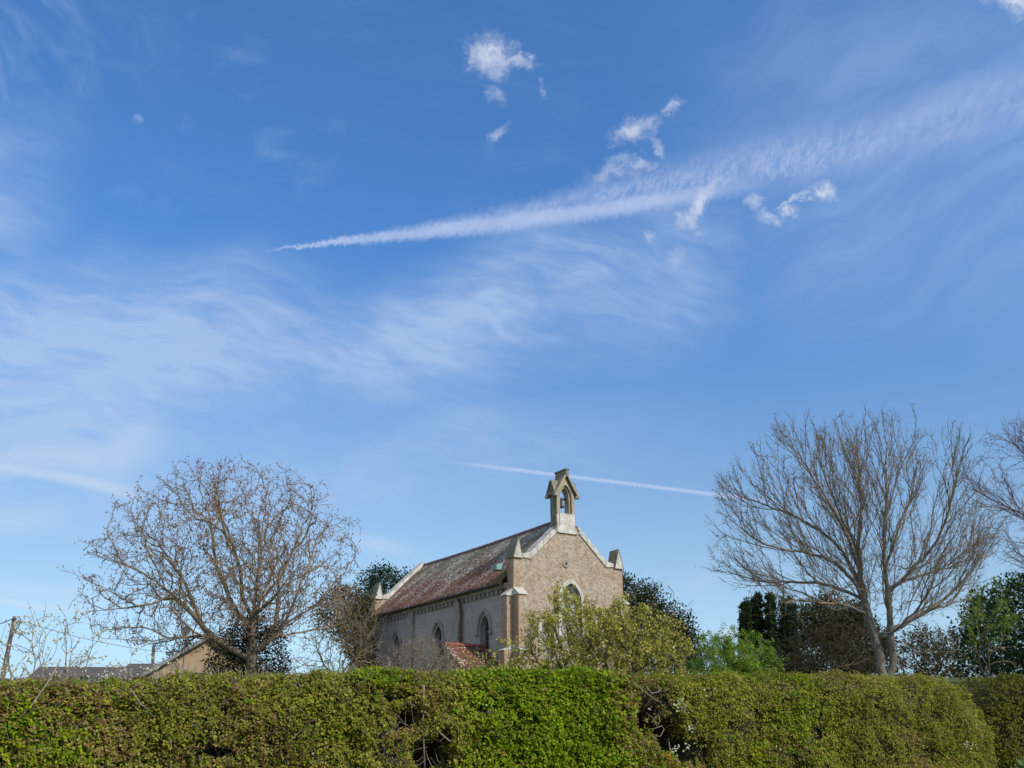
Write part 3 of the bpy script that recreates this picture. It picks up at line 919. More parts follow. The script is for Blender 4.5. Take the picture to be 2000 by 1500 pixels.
    for s in (-1, 1):
        kb = MB(); kb.box(min(cc + s * .58, cc + s * .82), max(cc + s * .58, cc + s * .82), y0 - .16, y0 + .08, Z(14.72), Z(14.84))
        kb.build('corbel', M['dress'], tur, bevel=.02)
        MB().box(min(cc + s * .58, cc + s * .82), max(cc + s * .58, cc + s * .82), y1 - .08, y1 + .16, Z(14.72), Z(14.84)).build('corbel', M['dress'], tur, bevel=.02)
    cr = MB().hexa([(cc - .10, y0 - .20, Z(15.95)), (cc + .10, y0 - .20, Z(15.95)), (cc + .10, y1 + .2, Z(15.95)), (cc - .10, y1 + .2, Z(15.95))],
                   [(cc - .085, y0 - .20, Z(16.20)), (cc + .085, y0 - .20, Z(16.20)), (cc + .085, y1 + .2, Z(16.20)), (cc - .085, y1 + .2, Z(16.20))])
    cr.box(cc - .12, cc + .12, y0 - .24, y1 + .24, Z(16.202), Z(16.30))
    cr.build('crest_stone', M['mossy'], tur, bevel=.02)
    # bell and headstock
    bl = MB(); ym = .45
    bl.lathe([(.001, Z(14.66)), (.07, Z(14.65)), (.095, Z(14.58)), (.11, Z(14.45)), (.14, Z(14.36)), (.185, Z(14.29)), (.18, Z(14.275)), (.12, Z(14.34)), (.09, Z(14.45)), (.07, Z(14.6))], cc, ym)
    bell = bl.build('bell', M['bronze'], tur, smooth=True)
    MB().tube([(cc, ym, Z(14.50)), (cc, ym, Z(14.25)), (cc, ym, Z(14.19))], [.012, .02, .035], 8).build('clapper', M['iron'], bell)
    MB().box(cc - .30, cc + .30, ym - .05, ym + .05, Z(14.68), Z(14.78)).build('headstock', M['iron'], bell)
    # tufts of growth on the coping
    tufts = []
    for (x, z, r) in ((2.62, 13.12, .13), (3.98, 12.98, .17), (2.5, 12.95, .08)):
        n = 90
        p = RNG.normal(0, 1, (n, 3)) * r * .5 + np.array([x, -.03, Z(z)])
        tufts.append(p)
    P = np.concatenate(tufts)
    V, F, Cc = leaf_cards(P, .05, [(.10, .11, .04), (.06, .08, .03), (.13, .12, .06)])
    tag(mesh_np('wall_plant', V, F, M['leaf'], root, Cc), kind='stuff')
    return root


def leaf_cards(P, size, cols, up=0.0, aspect=1.7, jitter=.3, dirs=None, face=None):
    """one rhombic leaf per point"""
    n = len(P)
    d = RNG.normal(0, 1, (n, 3)) if dirs is None else dirs + RNG.normal(0, .45, (n, 3))
    d[:, 2] += up
    d /= np.linalg.norm(d, axis=1)[:, None] + 1e-9
    if face is not None:
        f = face + RNG.normal(0, .38, (n, 3)); f /= np.linalg.norm(f, axis=1)[:, None] + 1e-9
        d = d - f * (d * f).sum(1)[:, None]; d /= np.linalg.norm(d, axis=1)[:, None] + 1e-9
        t = f
    else:
        t = RNG.normal(0, 1, (n, 3))
    s = np.cross(d, t); s /= np.linalg.norm(s, axis=1)[:, None] + 1e-9
    sz = size * RNG.uniform(1 - jitter * 1.4, 1 + jitter * 1.4, (n, 1))
    a = P; m = P + d * sz * .5; e = P + d * sz
    w = s * sz * .5 / aspect
    nn = np.cross(d, s)
    V = np.stack([a, m + w + nn * sz * .06, e, m - w + nn * sz * .06], 1).reshape(-1, 3)
    F = np.arange(4 * n).reshape(-1, 4)
    c = np.array(cols)[RNG.integers(0, len(cols), n)] * RNG.uniform(.75, 1.3, (n, 1))
    return V, F, np.repeat(c, 4, 0)


church = build_church()


def build_annex():
    th = CH_RZ
    root = empty('boiler_house', CH_O, CH_RZ)
    tag(root, 'low outbuilding with lichened red tiled gable roof against the church side wall', 'outbuilding')
    Z = lambda z: z - GZ
    x0, x1 = -2.42, -.24
    yr, zr = 2.75, Z(7.02)
    run = 1.75; fall = 1.30
    w = MB()
    w.box(x0 + .1, x1, yr - run + .12, yr + run - .12, -.5, zr - fall + .02)
    w.hexa([(x0 + .1, yr - run + .14, zr - fall + .022), (x1, yr - run + .14, zr - fall + .022), (x1, yr + run - .14, zr - fall + .022), (x0 + .1, yr + run - .14, zr - fall + .022)],
           [(x0 + .1, yr - .06, zr - .1), (x1, yr - .06, zr - .1), (x1, yr + .06, zr - .1), (x0 + .1, yr + .06, zr - .1)])
    w.build('wall', M['rubble'], root)
    for s in (-1, 1):
        n = 8; V = []
        xs = np.linspace(x0, x1 + .18, 14); ts = np.linspace(0, 1, n)
        for x in xs:
            for t in ts:
                V.append((x, yr + s * run * t, zr - fall * t + .012 * math.sin(x * 9 + t * 7)))
        V = np.array(V); m = len(V); Vb = V - np.array([0, 0, .08])
        i = (np.arange(13)[:, None] * n + np.arange(n - 1)[None]).ravel()
        q = np.stack([i, i + 1, i + n + 1, i + n], 1)
        e = [(k, k + 1, k + 1 + m, k + m) for k in range(n - 1)] + [(k * n + n - 1, (k + 1) * n + n - 1, (k + 1) * n + n - 1 + m, k * n + n - 1 + m) for k in range(13)]
        F = np.concatenate([q, q[:, ::-1] + m, np.array(e)])
        mesh_np('roof', np.concatenate([V, Vb]), F, M['porch_roof'], root)
    rg = MB(); x = x0
    while x < x1:
        rg.hexa([(x, yr - .13, zr - .06), (x + .28, yr - .13, zr - .06), (x + .28, yr + .13, zr - .06), (x, yr + .13, zr - .06)],
                [(x, yr - .04, zr + .08), (x + .28, yr - .04, zr + .08), (x + .28, yr + .04, zr + .08), (x, yr + .04, zr + .08)])
        x += .295
    rg.build('ridge_tiles', m_plain('orange_ridge_tile', (.30, .11, .06), (.18, .07, .045), sc=4), root, bevel=.015)


build_annex()


# ------------------------------------------------------------------ noise on arrays
def _h(i, j, k, s):
    n = (i.astype(np.int64) * 374761393 + j.astype(np.int64) * 668265263 + k.astype(np.int64) * 2147483647 + s * 1274126177) & 0xffffffff
    n = ((n ^ (n >> 13)) * 1274126177) & 0xffffffff
    n = n ^ (n >> 16)
    return (n & 0xffff) / 65535.0


def vnoise(P, scale, seed=0):
    Q = np.asarray(P, float) * scale
    I = np.floor(Q).astype(np.int64); f = Q - I; f = f * f * (3 - 2 * f)
    r = 0
    for a in (0, 1):
        for b in (0, 1):
            for c in (0, 1):
                w = (f[:, 0] if a else 1 - f[:, 0]) * (f[:, 1] if b else 1 - f[:, 1]) * (f[:, 2] if c else 1 - f[:, 2])
                r = r + w * _h(I[:, 0] + a, I[:, 1] + b, I[:, 2] + c, seed)
    return r


def fbm(P, scale, oct=3, seed=0):
    r = 0; a = 1; t = 0
    for o in range(oct):
        r = r + a * vnoise(P, scale * 2 ** o, seed + o * 17); t += a; a *= .5
    return r / t


# ------------------------------------------------------------------ trees by space colonisation
def unit(v): return v / (np.linalg.norm(v, axis=-1, keepdims=True) + 1e-12)


def polar_crown(poly, cx, cz):
    """boundary radius by angle of a star-shaped outline"""
    p = np.array(poly) - np.array([cx, cz])
    a = np.arctan2(p[:, 1], p[:, 0]); r = np.hypot(p[:, 0], p[:, 1])
    o = np.argsort(a); a, r = a[o], r[o]
    a = np.concatenate([a - 2 * np.pi, a, a + 2 * np.pi]); r = np.tile(r, 3)
    return lambda t: np.interp(t, a, r)


def outline_xz(px_poly, Y):
    return [(at(x, y, Y)[0], at(x, y, Y)[2]) for x, y in px_poly]


def attractors(px_poly, centre, Y, n, depth, rng, shell=.45):
    c = at(centre[0], centre[1], Y)
    rf = polar_crown(outline_xz(px_poly, Y), c[0], c[2])
    d = unit(rng.normal(0, 1, (n, 3)))
    rho = rng.uniform(0, 1, n) ** shell
    th = np.arctan2(d[:, 2], d[:, 0]); planar = np.hypot(d[:, 0], d[:, 2])
    r = rf(th)
    return np.stack([c[0] + np.cos(th) * planar * r * rho, Y + d[:, 1] * depth * rho, c[2] + np.sin(th) * planar * r * rho], 1)


def colonise(nodes, parent, A, step, infl, kill, iters, k_par=.4, k_up=(0, 0, .0), rng=None, wob=.15, org=None, k_org=0.0):
    P = [np.array(p, float) for p in nodes]; par = list(parent)
    P = np.array(P); par = np.array(par)
    D = np.zeros_like(P)
    for i in range(len(P)):
        D[i] = unit(P[i] - P[par[i]]) if par[i] >= 0 else (0, 0, 1)
    near_d = np.full(len(A), 1e9); near_i = np.zeros(len(A), int)

    def upd(lo):
        nonlocal near_d, near_i
        B = P[lo:]
        for s in range(0, len(B), 512):
            d = ((A[:, None, :] - B[None, s:s + 512]) ** 2).sum(-1)
            j = d.argmin(1); m = d[np.arange(len(A)), j]
            better = m < near_d
            near_d[better] = m[better]; near_i[better] = lo + s + j[better]
    upd(0)
    up = np.array(k_up, float)
    nkid = np.zeros(len(P), int)
    np.add.at(nkid, par[par >= 0], 1)
    for it in range(iters):
        alive = near_d > kill * kill
        A = A[alive]; near_d = near_d[alive]; near_i = near_i[alive]
        if not len(A): break
        act = near_d < infl * infl
        if not act.any(): break
        v = unit(A[act] - P[near_i[act]])
        acc = np.zeros((len(P), 3)); cnt = np.zeros(len(P))
        np.add.at(acc, near_i[act], v); np.add.at(cnt, near_i[act], 1)
        g = np.nonzero(cnt)[0]
        g = g[nkid[g] < 3]
        if not len(g): break
        d = unit(acc[g]) + D[g] * k_par + up + (k_org * unit(P[g] - org) if org is not None else 0) + rng.normal(0, wob, (len(g), 3))
        d = unit(d)
        new = P[g] + d * step
        lo = len(P)
        np.add.at(nkid, g, 1); nkid = np.concatenate([nkid, np.zeros(len(g), int)])
        P = np.concatenate([P, new]); par = np.concatenate([par, g]); D = np.concatenate([D, d])
        upd(lo)
        if len(P) > 26000: break
    return P, par


def in_poly(x, z, poly):
    p = np.array(poly); n = len(p); c = np.zeros(len(x), bool)
    for i in range(n):
        x0, z0 = p[i]; x1, z1 = p[(i + 1) % n]
        cond = ((z0 > z) != (z1 > z))
        xi = (x1 - x0) * (z - z0) / ((z1 - z0) if abs(z1 - z0) > 1e-9 else 1e-9) + x0
        c ^= cond & (x < xi)
    return c


def sprout(nodes, parent, cand, spacing_nodes, lmin, lmax, step, ang, up, org, k_out, poly, rng, wob=.08, tipmore=0.0):
    """side branches at an acute angle that sweep outwards and upwards"""
    P = np.array(nodes); par = np.array(parent)
    D = np.zeros_like(P); ok = par >= 0; D[ok] = unit(P[ok] - P[par[ok]])
    src = np.array(cand); src = src[rng.uniform(0, 1, len(src)) < 1.0 / spacing_nodes]
    src = src[ok[src]]
    m = len(src)
    lat = unit(np.cross(D[src], rng.normal(0, 1, (m, 3))))
    out = unit(P[src] - org)
    a = R(ang) * rng.uniform(.6, 1.3, (m, 1))
    d = unit(D[src] * np.cos(a) + lat * np.sin(a) + out * k_out * .6 + np.array([0, 0, up]))
    L = rng.uniform(lmin, lmax, m); n = np.ceil(L / step).astype(int)
    pos = P[src].copy(); pid = src.copy(); alive = np.ones(m, bool)
    allP = [P]; allp = [par]; base = len(P); new_ids = []
    for k in range(int(n.max())):
        alive &= n > k
        q = pos + d * step
        alive &= in_poly(q[:, 0], q[:, 2], poly)
        i = np.nonzero(alive)[0]
        if not len(i): break
        allP.append(q[i]); allp.append(pid[i]); ids = base + np.arange(len(i)); base += len(i); new_ids.append(ids)
        pos[i] = q[i]; pid[i] = ids
        out = unit(pos - org)
        d = unit(d + rng.normal(0, wob, d.shape) + out * k_out * .12 + np.array([0, 0, up * .22]))
    return list(np.concatenate(allP)), list(np.concatenate(allp)), np.concatenate(new_ids)


def pipe_radii(P, par, r_tip, expo, cap=None):
    n = len(P); w = np.zeros(n); kids = np.zeros(n, int)
    np.add.at(kids, par[par >= 0], 1)
    w[kids == 0] = 1.0
    for i in range(n - 1, -1, -1):
        if w[i] == 0: w[i] = 1
        if par[i] >= 0: w[par[i]] += w[i]
    r = r_tip * w ** (1 / expo)
    if cap is not None: r = np.minimum(r, cap)
    return r, kids


def tubes(P, par, r, sel, sides):
    """tapered tubes for the segments par->node in sel"""
    i = np.nonzero(sel & (par >= 0))[0]
    if not len(i): return np.zeros((0, 3)), np.zeros((0, 4), int)
    a = P[par[i]]; b = P[i]; d = unit(b - a)
    ra = np.minimum(r[par[i]], r[i] * 1.25); rb = r[i]
    ref = np.tile(np.array([.12, .985, .12]), (len(i), 1))
    u = unit(np.cross(d, ref)); v = np.cross(d, u)
    t = 2 * np.pi * np.arange(sides) / sides
    c, s = np.cos(t)[None, :, None], np.sin(t)[None, :, None]
    ring = u[:, None] * c + v[:, None] * s
    ext = d * (rb * .5)[:, None]
    VA = a[:, None] + ring * ra[:, None, None]; VB = (b + ext)[:, None] + ring * rb[:, None, None]
    V = np.concatenate([VA, VB], 1).reshape(-1, 3)
    base = np.arange(len(i))[:, None] * 2 * sides
    k = np.arange(sides)[None]
    F = np.stack([base + k, base + (k + 1) % sides, base + sides + (k + 1) % sides, base + sides + k], -1).reshape(-1, 4)
    return V, F


def limb_nodes(limbs, Y, step, rng, depth_wob=1.0):
    """hand-laid limbs: each (list of px points, depth offset at end, attach_to_previous)"""
    nodes, parent = [], []
    for li, (pts, d1) in enumerate(limbs):
        W = []
        m = len(pts)
        for k, (x, y) in enumerate(pts):
            W.append(at(x, y, Y))
        W = np.array(W)
        if li == 0: pid = -1; off0 = 0.0
        else:
            N = np.array(nodes); q = W[0].copy()
            dd = (N[:, 0] - q[0]) ** 2 + (N[:, 2] - q[2]) ** 2
            pid = int(dd.argmin()); off0 = N[pid, 1] - Y
            W[0] = (N[pid, 0], Y, N[pid, 2])
        # resample
        seg = np.linalg.norm(np.diff(W, axis=0), axis=1); cum = np.concatenate([[0], np.cumsum(seg)])
        n = max(2, int(cum[-1] / step))
        s = np.linspace(0, cum[-1], n + 1)
        # smooth interpolation (Catmull-like through np.interp, then blurred)
        X = np.stack([np.interp(s, cum, W[:, j]) for j in range(3)], 1)
        for _ in range(2):
            X[1:-1] = (X[:-2] + 2 * X[1:-1] + X[2:]) / 4
        X[1:-1] += rng.normal(0, step * .07, (len(X) - 2, 3))
        X[:, 1] = Y + off0 + d1 * (s / cum[-1]) ** 1.1
        start = 0 if li == 0 else 1
        for k in range(start, len(X)):
            nodes.append(X[k]); parent.append(pid); pid = len(nodes) - 1
    return nodes, parent


def add_twigs(P, par, r, rng, prob, length, segs, up, r_max, spread=.9, r0=.006, out_from=None, out_k=0.0):
    """short curved twigs off the finer branches"""
    n = len(P)
    D = np.zeros((n, 3)); ok = par >= 0
    D[ok] = unit(P[ok] - P[par[ok]])
    cand = np.nonzero((r < r_max) & ok)[0]
    reps = rng.poisson(prob, len(cand))
    src = np.repeat(cand, reps)
    m = len(src)
    kids = np.zeros(n, int); np.add.at(kids, par[ok], 1)
    d = unit(D[src] + rng.normal(0, spread, (m, 3)) + np.array([0, 0, up * .5]))
    if out_from is not None: d = unit(d + out_k * unit(P[src] - out_from))
    L = length * rng.uniform(.45, 1.35, m) / segs
    pos = P[src]; pid = src.copy()
    NP, NR, NPar = [], [], []
    base = n
    for k in range(segs):
        pos = pos + d * L[:, None]
        NP.append(pos.copy()); NR.append(np.full(m, r0 * (1 - .28 * k))); NPar.append(pid)
        pid = base + np.arange(m); base += m
        d = unit(d + rng.normal(0, .22, (m, 3)) + np.array([0, 0, up * .5]))
    return np.concatenate([P] + NP), np.concatenate([par] + NPar), np.concatenate([r] + NR), n, (base - m, base)


def small_blobs(P, size, cols, rng, asp=1.6):
    """buds / blossoms: tiny octahedra"""
    n = len(P); o = np.array([(1, 0, 0), (-1, 0, 0), (0, 1, 0), (0, -1, 0), (0, 0, asp), (0, 0, -asp)], float)
    s = size * rng.uniform(.6, 1.4, (n, 1, 1))
    V = (P[:, None] + o[None] * s * .5).reshape(-1, 3)
    f = np.array([(0, 2, 4), (2, 1, 4), (1, 3, 4), (3, 0, 4), (2, 0, 5), (1, 2, 5), (3, 1, 5), (0, 3, 5)])
    F = (np.arange(n)[:, None, None] * 6 + f[None]).reshape(-1, 3)
    c = np.array(cols)[rng.integers(0, len(cols), n)] * rng.uniform(.7, 1.25, (n, 1))
    return V, F, np.repeat(c, 6, 0)


def rooted(limbs_first_px, Y):
    p = at(limbs_first_px[0], limbs_first_px[1], Y)
    return (float(p[0]), Y, float(ground_z(p[0], Y)))


def make_tree(name, label, cat, limbs, Y, poly, centre, depth, nA, step, infl, kill, seed, bark, twigmat,
              r_tip=.008, expo=2.25, k_par=.5, k_up=(0, 0, .05), tw=(.9, .45, 3, .5, .03), twr=.0065, buds=None, wob=.15, k_org=0.0, org=None,
              shell=.45, out_k=0.0, group=None, extra_leaf=None, sp=()):
    rng = np.random.default_rng(seed)
    bx, by, bz = rooted(limbs[0][0][0], Y)
    root = empty(name, (bx, by, bz - .1))
    tag(root, label, cat, group)
    nodes, parent = limb_nodes(limbs, Y, step * 1.3, rng)
    # run the trunk down to the ground
    dz = nodes[0][2] - (bz - .3)
    if dz > 0:
        k = max(2, int(dz / .4)); low = [np.array([nodes[0][0] + (bx - nodes[0][0]) * (1 - j / k), nodes[0][1], bz - .3 + dz * j / k]) for j in range(k)]
        nodes = low + nodes; parent = [-1] + list(range(k - 1)) + [k - 1] + [q + k if q >= 0 else -1 for q in parent[1:]]
    pxz = outline_xz(poly, Y); og = at(org[0], org[1], Y)
    zcut = at(1000, 1255, Y)[2]
    cand = [i for i in range(len(nodes)) if nodes[i][2] > zcut]
    for (sn, l0, l1, st, an, u_, ko, wb) in sp:
        nodes, parent, cand = sprout(nodes, parent, cand, sn, l0, l1, st, an, u_, og, ko, pxz, rng, wb)
    A = attractors(poly, centre, Y, nA, depth, rng, shell)
    P, par = colonise(nodes, parent, A, step, infl, kill, 90, k_par, k_up, rng, wob, None if org is None else at(org[0], org[1], Y), k_org)
    r, kids = pipe_radii(P, par, r_tip, expo)
    c = at(centre[0], centre[1], Y)
    P2, par2, r2, n0, _ = add_twigs(P, par, r, rng, tw[0], tw[1], tw[2], tw[3], tw[4], r0=twr, out_from=c, out_k=out_k)
    is_tw = np.zeros(len(P2), bool); is_tw[n0:] = True
    O = np.array([bx, by, bz - .1])
    thick = r2 > .055
    V, F = tubes(P2, par2, r2, thick, 9)
    mesh_np('trunk', V - O, F, M[bark], root, smooth=True)
    V1, F1 = tubes(P2, par2, r2, ~thick & (r2 > .018), 5)
    V2, F2 = tubes(P2, par2, r2, ~thick & (r2 <= .018), 3)
    cr = mesh_np('crown', np.concatenate([V1, V2]) - O, np.concatenate([F1, F2 + len(V1)]), M[twigmat], root)
    if buds:
        kk = np.zeros(len(P2), int); np.add.at(kk, par2[par2 >= 0], 1)
        tips = P2[kk == 0]
        mid = P2[is_tw]
        n = int(len(tips) * buds[1])
        q = tips[rng.integers(0, len(tips), n)] + rng.normal(0, .04, (n, 3))
        if len(mid): q = np.concatenate([q, mid[rng.integers(0, len(mid), n // 2)]])
        Vb, Fb, Cb = small_blobs(q, buds[0], buds[2], rng)
        mesh_np('buds', Vb - O, Fb, M['leaf'], root, Cb)
    if extra_leaf: extra_leaf(root, P2, par2, r2, O, rng)
    return root, P2, par2, r2, O


# ---- the oak to the left of the church
oak_limbs = [
    ([(490, 1330), (491, 1290), (492, 1250), (493, 1205)], 0.0),
    ([(478, 1285), (452, 1268), (425, 1250), (402, 1228), (385, 1205), (365, 1183), (345, 1165), (322, 1145), (300, 1130), (270, 1115), (240, 1108)], -1.6),
    ([(402, 1228), (388, 1195), (374, 1165), (362, 1140), (350, 1120), (335, 1100), (318, 1080), (305, 1055)], .8),
    ([(350, 1172), (320, 1186), (285, 1194), (245, 1198), (205, 1205)], -.8),
    ([(420, 1245), (385, 1246), (350, 1250), (310, 1262), (270, 1260), (240, 1258)], -2.2),
    ([(493, 1215), (466, 1205), (452, 1178), (440, 1150), (425, 1125), (415, 1095), (408, 1060), (403, 1020), (396, 985)], .9),
    ([(493, 1205), (496, 1180), (497, 1140), (499, 1100), (504, 1060), (508, 1020), (510, 980)], 1.6),
    ([(493, 1205), (478, 1180), (474, 1150), (478, 1120), (470, 1090), (462, 1060), (450, 1020)], -1.5),
    ([(496, 1195), (515, 1165), (540, 1140), (560, 1115), (572, 1085), (588, 1055), (600, 1020)], -.8),
    ([(497, 1200), (540, 1180), (570, 1160), (590, 1145)], -2.6),
    ([(491, 1280), (520, 1262), (545, 1225), (562, 1195), (575, 1160), (590, 1120), (605, 1080), (612, 1035)], 1.0),
    ([(535, 1240), (565, 1215), (605, 1195), (640, 1175), (665, 1150)], -1.4),
    ([(530, 1248), (548, 1242), (575, 1230), (610, 1224), (645, 1210)], 1.8),
    ([(505, 1272), (530, 1230), (533, 1180), (527, 1140), (523, 1110), (535, 1060)], 2.8),
]
oak_poly = [(150, 1102), (180, 1065), (212, 1020), (212, 985), (250, 958), (285, 948), (325, 955), (340, 925), (365, 905), (392, 905), (430, 912), (455, 906),
            (480, 898), (515, 895), (545, 915), (575, 925), (612, 935), (640, 955), (655, 990), (690, 1008), (702, 1050), (700, 1110), (702, 1165),
            (690, 1205), (650, 1235), (590, 1250), (530, 1262), (420, 1262), (330, 1280), (240, 1262), (170, 1235), (142, 1205), (165, 1170), (190, 1150), (160, 1120)]
make_tree('oak_tree', 'spreading bare oak with reddish buds left of the church', 'tree', oak_limbs, 46.0, oak_poly, (455, 1130), 4.6,
          4200, .22, 1.5, .30, 11, 'oakbark', 'twig', r_tip=.0098, expo=2.3, k_par=.45, k_up=(0, 0, .05), org=(490, 1260), k_org=.40, tw=(1.5, .28, 3, .40, .030), twr=.0075,
          sp=((2.2, .9, 2.6, .26, 48, .22, .5, .20), (2.6, .5, 1.4, .22, 45, .18, .4, .22)),
          buds=(.042, .9, [(.30, .18, .12), (.34, .20, .14), (.24, .15, .10), (.32, .24, .12)]), wob=.22)

# ---- the ash on the right: two stems from one foot
ash_limbs = [
    ([(1728, 1335), (1722, 1300), (1716, 1265), (1708, 1235), (1700, 1205), (1694, 1180), (1688, 1150), (1684, 1110), (1683, 1070), (1684, 1030), (1690, 990), (1692, 950), (1682, 915), (1672, 885)], .8),
    ([(1730, 1335), (1745, 1310), (1741, 1270), (1737, 1230), (1731, 1180), (1724, 1130), (1718, 1080), (1717, 1040), (1722, 1000), (1722, 950), (1716, 910), (1720, 880)], -.9),
    ([(1696, 1188), (1682, 1150), (1662, 1128), (1642, 1105), (1618, 1092), (1590, 1085), (1555, 1080), (1520, 1078), (1485, 1068), (1450, 1050), (1420, 1025)], -1.2),
    ([(1690, 1160), (1676, 1118), (1662, 1088), (1640, 1058), (1615, 1035), (1590, 1018), (1560, 1000), (1520, 985), (1480, 968), (1440, 950)], .8),
    ([(1684, 1120), (1668, 1082), (1655, 1050), (1632, 1015), (1608, 985), (1580, 955), (1555, 925), (1535, 895)], -2.2),
    ([(1684, 1090), (1675, 1050), (1662, 1015), (1650, 980), (1640, 940), (1630, 900), (1620, 865)], 1.8),
    ([(1684, 1040), (1698, 1005), (1705, 960), (1704, 915), (1698, 870)], 2.6),
    ([(1729, 1165), (1752, 1140), (1772, 1115), (1795, 1090), (1812, 1060), (1822, 1025), (1828, 985), (1830, 945)], -2.0),
    ([(1738, 1235), (1770, 1215), (1800, 1198), (1835, 1178), (1862, 1155), (1885, 1120), (1905, 1080), (1918, 1040), (1925, 1000)], .6),
    ([(1800, 1198), (1845, 1182), (1885, 1172), (1920, 1158)], 1.4),
    ([(1722, 1115), (1738, 1080), (1752, 1050), (1762, 1020), (1780, 990), (1795, 955), (1805, 915)], 1.5),
    ([(1752, 1140), (1790, 1128), (1830, 1115), (1865, 1100), (1895, 1075)], 1.8),
    ([(1712, 1250), (1735, 1240), (1760, 1215), (1778, 1185), (1785, 1150)], -2.4),
    ([(1700, 1205), (1670, 1190), (1630, 1182), (1590, 1186), (1550, 1180), (1500, 1190)], -2.4),
    ([(1690, 1165), (1655, 1150), (1610, 1130), (1560, 1128), (1510, 1125), (1460, 1105)], 2.2),
    ([(1718, 1298), (1700, 1288), (1688, 1284), (1676, 1295), (1650, 1298), (1615, 1308)], -1.5),
    ([(1743, 1275), (1775, 1278), (1810, 1276), (1850, 1280)], -1.4),
]
ash_poly = [(1392, 945), (1410, 928), (1436, 904), (1470, 862), (1500, 845), (1540, 822), (1590, 836), (1640, 806), (1665, 818), (1705, 812), (1752, 822), (1790, 852),
            (1832, 880), (1850, 925), (1880, 945), (1930, 955), (1968, 985), (1962, 1040), (1975, 1080), (1935, 1120), (1925, 1165), (1880, 1200),
            (1830, 1225), (1780, 1240), (1640, 1230), (1560, 1215), (1500, 1210), (1450, 1170), (1440, 1120), (1405, 1085), (1388, 1040), (1394, 990)]


make_tree('ash_tree', 'tall bare grey ash with twin trunks and upswept branches right of the church', 'tree', ash_limbs, 46.0, ash_poly, (1690, 1060), 4.9,
          700, .25, 1.0, .30, 23, 'ashbark', 'ashtwig', r_tip=.0092, expo=2.2, k_par=.45, k_up=(0, 0, .08), org=(1720, 1250), k_org=.5, tw=(1.6, .46, 4, .60, .030), twr=.0072,
          sp=((1.15, 1.3, 3.4, .28, 40, .26, .50, .12), (1.9, .6, 2.0, .24, 36, .30, .45, .13)),
          buds=(.03, .35, [(.12, .10, .07), (.16, .13, .09)]), wob=.12, out_k=.5)

# ---- birch-like tree cut by the right edge
birch_limbs = [
    ([(2120, 1335), (2110, 1200), (2100, 1100), (2095, 1000), (2085, 930)], 0.0),
    ([(2108, 1180), (2060, 1140), (2010, 1110), (1965, 1095), (1925, 1060)], -1.0),
    ([(2098, 1080), (2050, 1040), (2000, 1000), (1955, 975), (1915, 950)], .8),
    ([(2096, 1010), (2055, 960), (2015, 920), (1980, 890), (1950, 870)], -1.4),
    ([(2090, 960), (2060, 900), (2040, 870), (2020, 840)], 1.2),
    ([(2098, 1080), (2160, 1030), (2220, 980)], .5),
]
birch_poly = [(1885, 905), (1905, 870), (1950, 840), (1985, 820), (2050, 790), (2120, 800), (2220, 860), (2300, 980), (2280, 1120), (2180, 1200), (2060, 1180),
              (2000, 1130), (1955, 1080), (1915, 1020), (1890, 960)]
make_tree('birch_tree', 'bare purple-twigged birch at the right edge, beyond the ash', 'tree', birch_limbs, 62.0, birch_poly, (2080, 1000), 5.5,
          1500, .30, 1.5, .42, 31, 'darkbark', 'birch', r_tip=.0100, expo=2.3, k_par=.45, k_up=(0, 0, -.02), org=(2110, 1200), k_org=.45, tw=(1.2, .8, 4, -.10, .035), twr=.0080, wob=.12, out_k=.4,
          sp=((1.3, 1.6, 3.6, .32, 38, .10, .6, .10), (2.2, .8, 2.2, .3, 36, -.05, .5, .12)))


# ------------------------------------------------------------------ leafy masses
def volume_points(px_poly, Y, depth, n, rng, gap=.42, gs=.9):
    poly = outline_xz(px_poly, Y); p = np.array(poly)
    out = []
    tot = 0
    mnx, mxx, mnz, mxz = p[:, 0].min(), p[:, 0].max(), p[:, 1].min(), p[:, 1].max()
    while tot < n:
        m = n * 3
        x = rng.uniform(mnx, mxx, m); z = rng.uniform(mnz, mxz, m)
        k = in_poly(x, z, poly)
        x, z = x[k], z[k]
        hw = (mxx - mnx) / 2
        hz = (z - mnz) / (mxz - mnz)
        dd = depth * np.sqrt(np.clip(1 - ((x - (mnx + hw)) / (hw * 1.05)) ** 2, .05, 1)) * np.sqrt(np.clip(1.02 - hz ** 2.5, .04, 1))
        s = rng.uniform(-1, 1, len(x)); s = np.sign(s) * np.abs(s) ** .55
        q = np.stack([x, Y + s * dd, z], 1)
        q = q[fbm(q, gs, 3, 5) > gap]
        out.append(q); tot += len(q)
    return np.concatenate(out)[:n]


